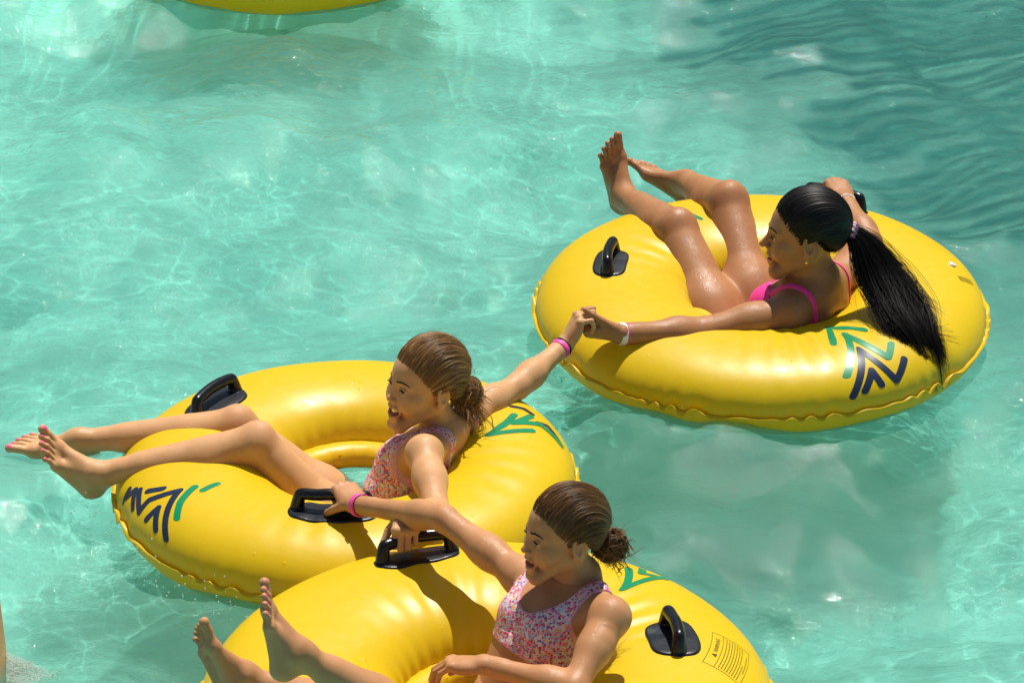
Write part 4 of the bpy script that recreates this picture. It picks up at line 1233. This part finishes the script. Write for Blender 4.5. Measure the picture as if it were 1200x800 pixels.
cu, tn = combed(PB, tieB, 2600, 77); strands('combed_hair', cu, .00048, M_HAIR_B, hb, PB.org, 11, tn)
strands('baby_hair', baby_hair(PB, tieB, 900, 41), .00045, M_HAIR_B, hb, PB.org, 7)
strands('loose_hair', skull_flyaways(PB, tieB, 200, 18), .00045, M_HAIR_B, hb, PB.org, 2)
tieW = (.0, -.112, .020); hw = hair_cap(PW, tieW, M_HAIR_W, PW.body, part=False, seed=9, volume=1.9, rootlight=0)
cu, tn = combed(PW, tieW, 1500, 77); strands('combed_hair', cu, .00048, M_HAIR_W, hw, PW.org, 11, tn)
strands('baby_hair', baby_hair(PW, tieW, 460, 41), .0006, M_HAIR_W, hw, PW.org, 7)
strands('loose_hair', skull_flyaways(PW, tieW, 160, 28, .003), .0004, M_HAIR_W, hw, PW.org, 2)

def ponytail():
    r = np.random.RandomState(4)
    t0 = to_w(PW, (0, -.104, .020)); t1 = to_w(PW, (0, -.132, .012))
    path = [t0, t1, at(1012, 300, .665)]
    for px_, py_, lift in ((1032, 336, .075), (1054, 368, .038), (1077, 402, .024), (1092, 436, .016), (1097, 464, .014)):
        th, ph = RT.find(px_, py_); q = RT.P(th, ph, 0); dn = RT.N_(th, ph); q = q + (dn if dn[2] > 0 else -dn) * lift
        path.append(q)
    path = np.array(path)
    for _ in range(2): path[2:-1] = (path[1:-2] + 2 * path[2:-1] + path[3:]) / 4
    k = np.r_[0, np.cumsum(np.linalg.norm(np.diff(path, axis=0), axis=1))]; k /= k[-1]
    f = np.linspace(0, 1, 80); C = np.stack([np.interp(f, k, path[:, i]) for i in range(3)], 1)
    for _ in range(60): C[1:-1] = (C[:-2] + 2 * C[1:-1] + C[2:]) / 4
    cur = []; tones = []
    def wid(t): return np.interp(t, [0, .06, .2, .4, .62, .8, 1], [.013, .026, .048, .072, .088, .092, .082])
    clumps = [(r.uniform(-1, 1), r.randn() * .6, r.uniform(.76, 1.12) , r.randn(3)) for _ in range(70)]
    for i in range(3600):
        cx, cz, ln_, w2 = clumps[r.randint(len(clumps))]
        ln_ = ln_ - .10 * abs(cx)
        m = 24; t = np.linspace(0, 1, m) * np.clip(ln_ * r.uniform(.86, 1.04), .3, 1.0); j = t * 79
        p = np.stack([np.interp(j, np.arange(80), C[:, q]) for q in range(3)], 1)
        tan = np.gradient(p, axis=0); tan /= np.linalg.norm(tan, axis=1)[:, None] + 1e-9
        s_ = np.cross(tan, UPV - FWD); s_ /= np.linalg.norm(s_, axis=1)[:, None]; n_ = np.cross(s_, tan)
        a = r.randn(2); th_ = np.clip((t - .15) / .65, 0, 1)
        sp_ = .36 * (1 - .84 * th_)
        drift = .30 * w2[0] * th_ ** 1.5
        ox = cx * .62 + drift + a[0] * sp_; oz = (cz * .42 + a[1] * sp_) * .42
        wv = (.0125 * np.sin(t * (7.5 + 1.5 * w2[0]) + w2[1] * 3) + .002 * np.sin(t * 23 + w2[2] * 5)) * np.clip(t * 2, 0, 1)
        p = p + s_ * (ox * wid(t) + wv)[:, None] + n_ * (oz * wid(t) + .3 * wv)[:, None]
        cur.append(p); tones.append(r.beta(2, 3))
    # wisps blown to the right
    ws = [(r.uniform(.34, .75), r.uniform(.05, .12), r.uniform(.1, .75), r.uniform(-.01, .06), r.randn(3)) for _ in range(11)]
    for i in range(150):
        m = 18; st, L0, dn0, cv0, w3 = ws[r.randint(11)]; b0 = C[int(st * 79)]; t = np.linspace(0, 1, m)
        side = RGT * .85 - UPV * (dn0 + r.randn() * .05) - .25 * FWD * 0; L_ = L0 * r.uniform(.5, 1.1)
        s0 = b0 + RGT * .022 + r.randn(3) * .006
        cur_ = cv0 + r.randn() * .006
        p = s0 + unit(side) * L_ * t[:, None] - UPV * (cur_ * t ** 2.2)[:, None]
        th, ph = None, None
        cur.append(p); tones.append(r.beta(2, 3))
    o = strands('ponytail', cur, .00048, M_HAIR_W, hw, PW.org, 5, tones)
    # spiral hair tie, white, red and blue coils
    bt = unit(t1 - t0); u = unit(np.cross(bt, (0, 0, 1))); v = np.cross(bt, u); c = lerp(t0, t1, .55)
    for k_, (nm, colr) in enumerate((('white_coil', (.8, .78, .76)), ('red_coil', (.55, .06, .06)), ('blue_coil', (.10, .13, .30)))):
        a = np.linspace(0, 6.28, 90); rr = .0185 + .005 * np.cos(a * 11 + k_ * 2.1)
        p = c + rr[:, None] * (np.cos(a)[:, None] * u + np.sin(a)[:, None] * v) + (.005 * np.sin(a * 11 + k_ * 2.1) + .003 * (k_ - 1))[:, None] * bt
        V, Fc = sweep(p - PW.org, .0032, 8); mesh_obj('hair_tie', V, Fc, mat_simple(nm, colr, .3), hw)
ponytail()

# ---- scalp showing along the parting
def parting(P, tie, skin, parent, seed):
    r = np.random.RandomState(seed); b = unit((V3(*tie) - HAIR_C) / HAIR_R); a = (P.edge[0] - HAIR_C) / HAIR_R; la = np.linalg.norm(a); a = a / la
    pts = []; rad = []
    for i, t in enumerate(np.linspace(.0, .40, 40)):
        q = unit(comb(a, b, t) + V3(.012 + .006 * math.sin(i * .9) + r.randn() * .002, 0, 0)); g = min(1, t / .16)
        pts.append(to_w(P, HAIR_C + q * HAIR_R * (lerp(la, 1, g * g * (3 - 2 * g)) + (.0038 * min(1, t * 4)) / .09)) - P.org); rad.append(.0019 * (1 - (t / .42) ** 3) * r.uniform(.7, 1.2))
    V, Fc = sweep(pts, np.array(rad), 8); mesh_obj('parting', V, Fc, skin, parent)
parting(PL, tieL, mat_simple('scalp', (.50, .27, .15), .6), hl, 1); parting(PB, tieB, mat_simple('scalp', (.40, .20, .10), .6), hb, 2)
# ---- bands, bracelet, earring
def wrist_band(P, wr, el, off, r, h, mat, name='wristband', flat=.86, up=None, thick=.0022):
    ax_ = unit(np.asarray(el) - wr); c = wr + ax_ * off
    u = unit(np.cross(ax_, up if up is not None else (0, 0, 1))); v = np.cross(ax_, u)
    prof = [(-h / 2, r), (-h / 2 + .0012, r + thick), (h / 2 - .0012, r + thick), (h / 2, r)]
    V = []; n = 48
    for k in range(n):
        a = 2 * math.pi * k / n
        for z, rr in prof: V.append(c + ax_ * z + rr * (math.cos(a) * u + flat * math.sin(a) * v) - P.org)
    return mesh_obj(name, V, grid_faces(n, 4, True, True), mat, P.body)
J = PL.J
wb = wrist_band(PL, J['wrR'], J['elR'], .028, .0252, .015, M_BAND_P, flat=.98); wb['label'] = 'pink and white wristband'
wb.data.materials.append(M_BAND_W); wb.data.polygons.foreach_set('material_index', np.array([1 if 0 <= (k // 4) < 20 else 0 for k in range(len(wb.data.polygons))], dtype=np.int32))
wrist_band(PL, J['wrR'], J['elR'], .015, .0252, .006, M_BAND_K, flat=.98)['label'] = 'thin black wristband'
J = PB.J
wrist_band(PB, J['wrR'], J['elR'], .014, .0255, .016, M_BAND_P, flat=.98)['label'] = 'bright pink wristband'
J = PW.J
wrist_band(PW, J['wrL'], J['elL'], .004, .0270, .017, M_BAND_W, flat=.98)['label'] = 'white wristband with a pink edge'
wrist_band(PW, J['wrL'], J['elL'], .0155, .0272, .004, M_BAND_P, flat=.98)
def beads():
    ax_ = unit(J['elR'] - J['wrR']); c = J['wrR'] + ax_ * .012; u = unit(np.cross(ax_, (0, 0, 1))); v = np.cross(ax_, u)
    bm = bmesh.new(); n = 30
    for k in range(n):
        a = 2 * math.pi * k / n; p = c + .0275 * (math.cos(a) * u + math.sin(a) * v) - PW.org
        bmesh.ops.create_uvsphere(bm, u_segments=10, v_segments=8, radius=.0030, matrix=Matrix.Translation(p))
    me = bpy.data.meshes.new('bracelet'); bm.to_mesh(me); bm.free(); me.materials.append(M_SILVER)
    me.polygons.foreach_set('use_smooth', np.ones(len(me.polygons), bool))
    o = bpy.data.objects.new('bracelet', me); COL.objects.link(o); o.parent = PW.body
beads()
def earring(P, x):
    p = to_w(P, (x * .0765, -.002, -.036)) - P.org; dn = -P.hM[:, 2]
    V, Fc = sweep([p, p + dn * .004, p + dn * .006, p + dn * .011, p + dn * .0135], [.0012, .0014, .0036, .0040, .001], 12)
    mesh_obj('earring', V, Fc, M_GOLD, P.body)
earring(PW, -1); earring(PW, 1)

# ------------------------------------------------------------------ pool edge, shade, splashes
M_SAND = None
def mat_sand():
    t = NT('sandy_render'); p = t.pr((.66, .45, .20), .85)
    n = t.noise(14, 6, .65); r = t.ramp(n.outputs[0], [(.25, (.50, .31, .13)), (.75, (.68, .45, .21))]); t.l(r.outputs[0], p.inputs['Base Color'])
    n2 = t.noise(90, 4, .7); t.bump(n2.outputs[0], .4, .01, p.inputs['Normal']); return t.m
M_SAND = mat_sand()
def box_mesh(name, lo, hi, mat, parent=None, bev=.01):
    bm = bmesh.new(); bmesh.ops.create_cube(bm, size=1)
    lo = np.asarray(lo, float); hi = np.asarray(hi, float)
    for v in bm.verts: v.co = Vector((lo + hi) / 2 + np.array(v.co) * (hi - lo))
    if bev: bmesh.ops.bevel(bm, geom=bm.edges[:], offset=bev, segments=2, affect='EDGES')
    me = bpy.data.meshes.new(name); bm.to_mesh(me); bm.free(); me.materials.append(mat)
    o = bpy.data.objects.new(name, me); COL.objects.link(o); o.parent = parent; return o
pb = atz(9.5, 768, 0.0)
pil = box_mesh('pillar', (pb[0] - .42, pb[1] - .06, -.46), (pb[0], pb[1], 1.9), M_SAND, None, .012)
for v_ in pil.data.vertices: v_.co.x -= .045 * v_.co.z; v_.co.y -= .25 * (v_.co.y < pb[1] - .03)
tag(pil, 'sandy rendered pillar standing in the water at the left edge', 'pillar')

# unseen roof added beyond the frame to shade the far right of the pool
zr = 4.6
def up_sun(px, py):
    p = atz(px, py, -.12); return p + SUN * ((zr + .12) / SUN[2])
A = up_sun(672, -70); B = up_sun(1095, 300)
dirn = unit(B - A); A2 = A - dirn * 2.5; B2 = B + dirn * .35
out_ = unit(np.cross(dirn, (0, 0, 1)))
if out_[0] < 0: out_ = -out_
sh = empty('added_shade_roof', (B2 + out_ * 4) * [1, 1, 0]); tag(sh, 'unseen slatted roof on posts, added to shade the far right of the pool', 'shelter')
rng = np.random.RandomState(2); L0 = np.array(sh.location); bm = bmesh.new()
span = np.linalg.norm(B2 - A2); M_SLAT = mat_simple('weathered_timber', (.30, .22, .11), .9, bump=(60, .6))
x = 0.0
while x < span:                                   # loose laths with gaps, of uneven length, so the shade has a soft broken edge
    wd_ = rng.uniform(.05, .075); st = rng.uniform(-.22, .22) + .10 * math.sin(x * 3.1)
    o0 = A2 + dirn * x - L0
    P8 = [o0 + dirn * dx_ + out_ * dy_ + V3(0, 0, dz_) for dz_ in (0, .03) for dx_, dy_ in ((0, st), (wd_, st), (wd_, 7), (0, 7))]
    vs = [bm.verts.new(q) for q in P8]
    for f in ((3, 2, 1, 0), (4, 5, 6, 7), (0, 1, 5, 4), (1, 2, 6, 5), (2, 3, 7, 6), (3, 0, 4, 7)): bm.faces.new([vs[k] for k in f])
    x += wd_ + rng.uniform(.02, .045)
me = bpy.data.meshes.new('roof'); bm.to_mesh(me); bm.free(); me.materials.append(M_SLAT)
o = bpy.data.objects.new('roof', me); COL.objects.link(o); o.parent = sh
for oy in (.45, 3.5, 6.6):
    q0, q1 = A2 + out_ * oy - L0, B2 + out_ * oy - L0
    V, Fc = sweep([q0 + V3(0, 0, -.052), q1 + V3(0, 0, -.052)], .05, 10); mesh_obj('beam', V, Fc, M_SLAT, sh)
for q in (B2 + out_ * 2.6 + dirn * -.3, B2 + out_ * 6.6 + dirn * -.3, A2 + out_ * 6.6 + dirn * .3):
    V, Fc = sweep([V3(q[0], q[1], -.46) - np.array(sh.location), V3(q[0], q[1], zr - .08) - np.array(sh.location)], .12, 16, up=(1, 0, 0))
    mesh_obj('post', V, Fc, M_SAND, sh)

# unseen sandy wall, added far behind so the water mirrors ochre streaks
wl = box_mesh('mirrored_wall', (-16, 13, -.5), (26, 14, 3.6), M_SAND, None, .05)
tag(wl, 'unseen sandy rendered wall, added behind the pool for its reflection in the water', 'wall')

# foam round the pillar foot and beads of spray by the left tube
def blobs(name, P_, R_, mat, sub=2):
    bm = bmesh.new(); bmesh.ops.create_icosphere(bm, subdivisions=sub, radius=1)
    v0 = np.array([v.co[:] for v in bm.verts]); f0 = np.array([[v.index for v in f.verts] for f in bm.faces]); bm.free()
    V = (v0[None] * R_[:, None, :] + P_[:, None, :]).reshape(-1, 3)
    Fc = (f0[None] + (np.arange(len(P_)) * len(v0))[:, None, None]).reshape(-1, 3)
    o = mesh_obj(name, V, Fc, mat); tag(o, kind='stuff'); return o
t = NT('foam'); p = t.pr((.74, .84, .76), .4, Transmission_Weight=.35); p.inputs['Subsurface Weight'].default_value = .3; p.inputs['Subsurface Scale'].default_value = .01
M_FOAM = t.m
t = NT('spray'); p = t.pr((.95, 1, .98), .05); p.inputs['Transmission Weight'].default_value = .55; p.inputs['IOR'].default_value = 1.33
M_SPRAY = t.m
r = np.random.RandomState(12); Pp = []; Rr = []
for i in range(6500):
    px_, py_ = 8 + abs(r.randn()) * 24, 792 + r.randn() * 13 - 4
    px_ = min(px_, 90)
    if py_ < 768 + abs(px_ - 8) * .45: continue
    q = atz(px_, py_, 0); q[2] = float(waves(np.array([[q[0]]]), np.array([[q[1]]]))[0, 0]) + abs(r.randn()) * .014 * math.exp(-px_ / 35)
    s = r.uniform(.0005, .0014); Pp.append(q); Rr.append([s, s, s * .7])
blobs('foam', np.array(Pp), np.array(Rr), M_FOAM, 1)
Pp = []; Rr = []
for i in range(110):
    f = r.rand(); a = RAD(188 + 62 * f)
    q = LT.c + V3(math.cos(a), math.sin(a), 0) * (.558 + .03 + abs(r.randn()) * .05)
    q[2] = abs(r.randn()) * .05 + .005; s = r.uniform(.0007, .0021); Pp.append(q); Rr.append([s, s, s * r.uniform(1, 2.2)])
blobs('spray_drops', np.array(Pp), np.array(Rr), M_SPRAY, 2)
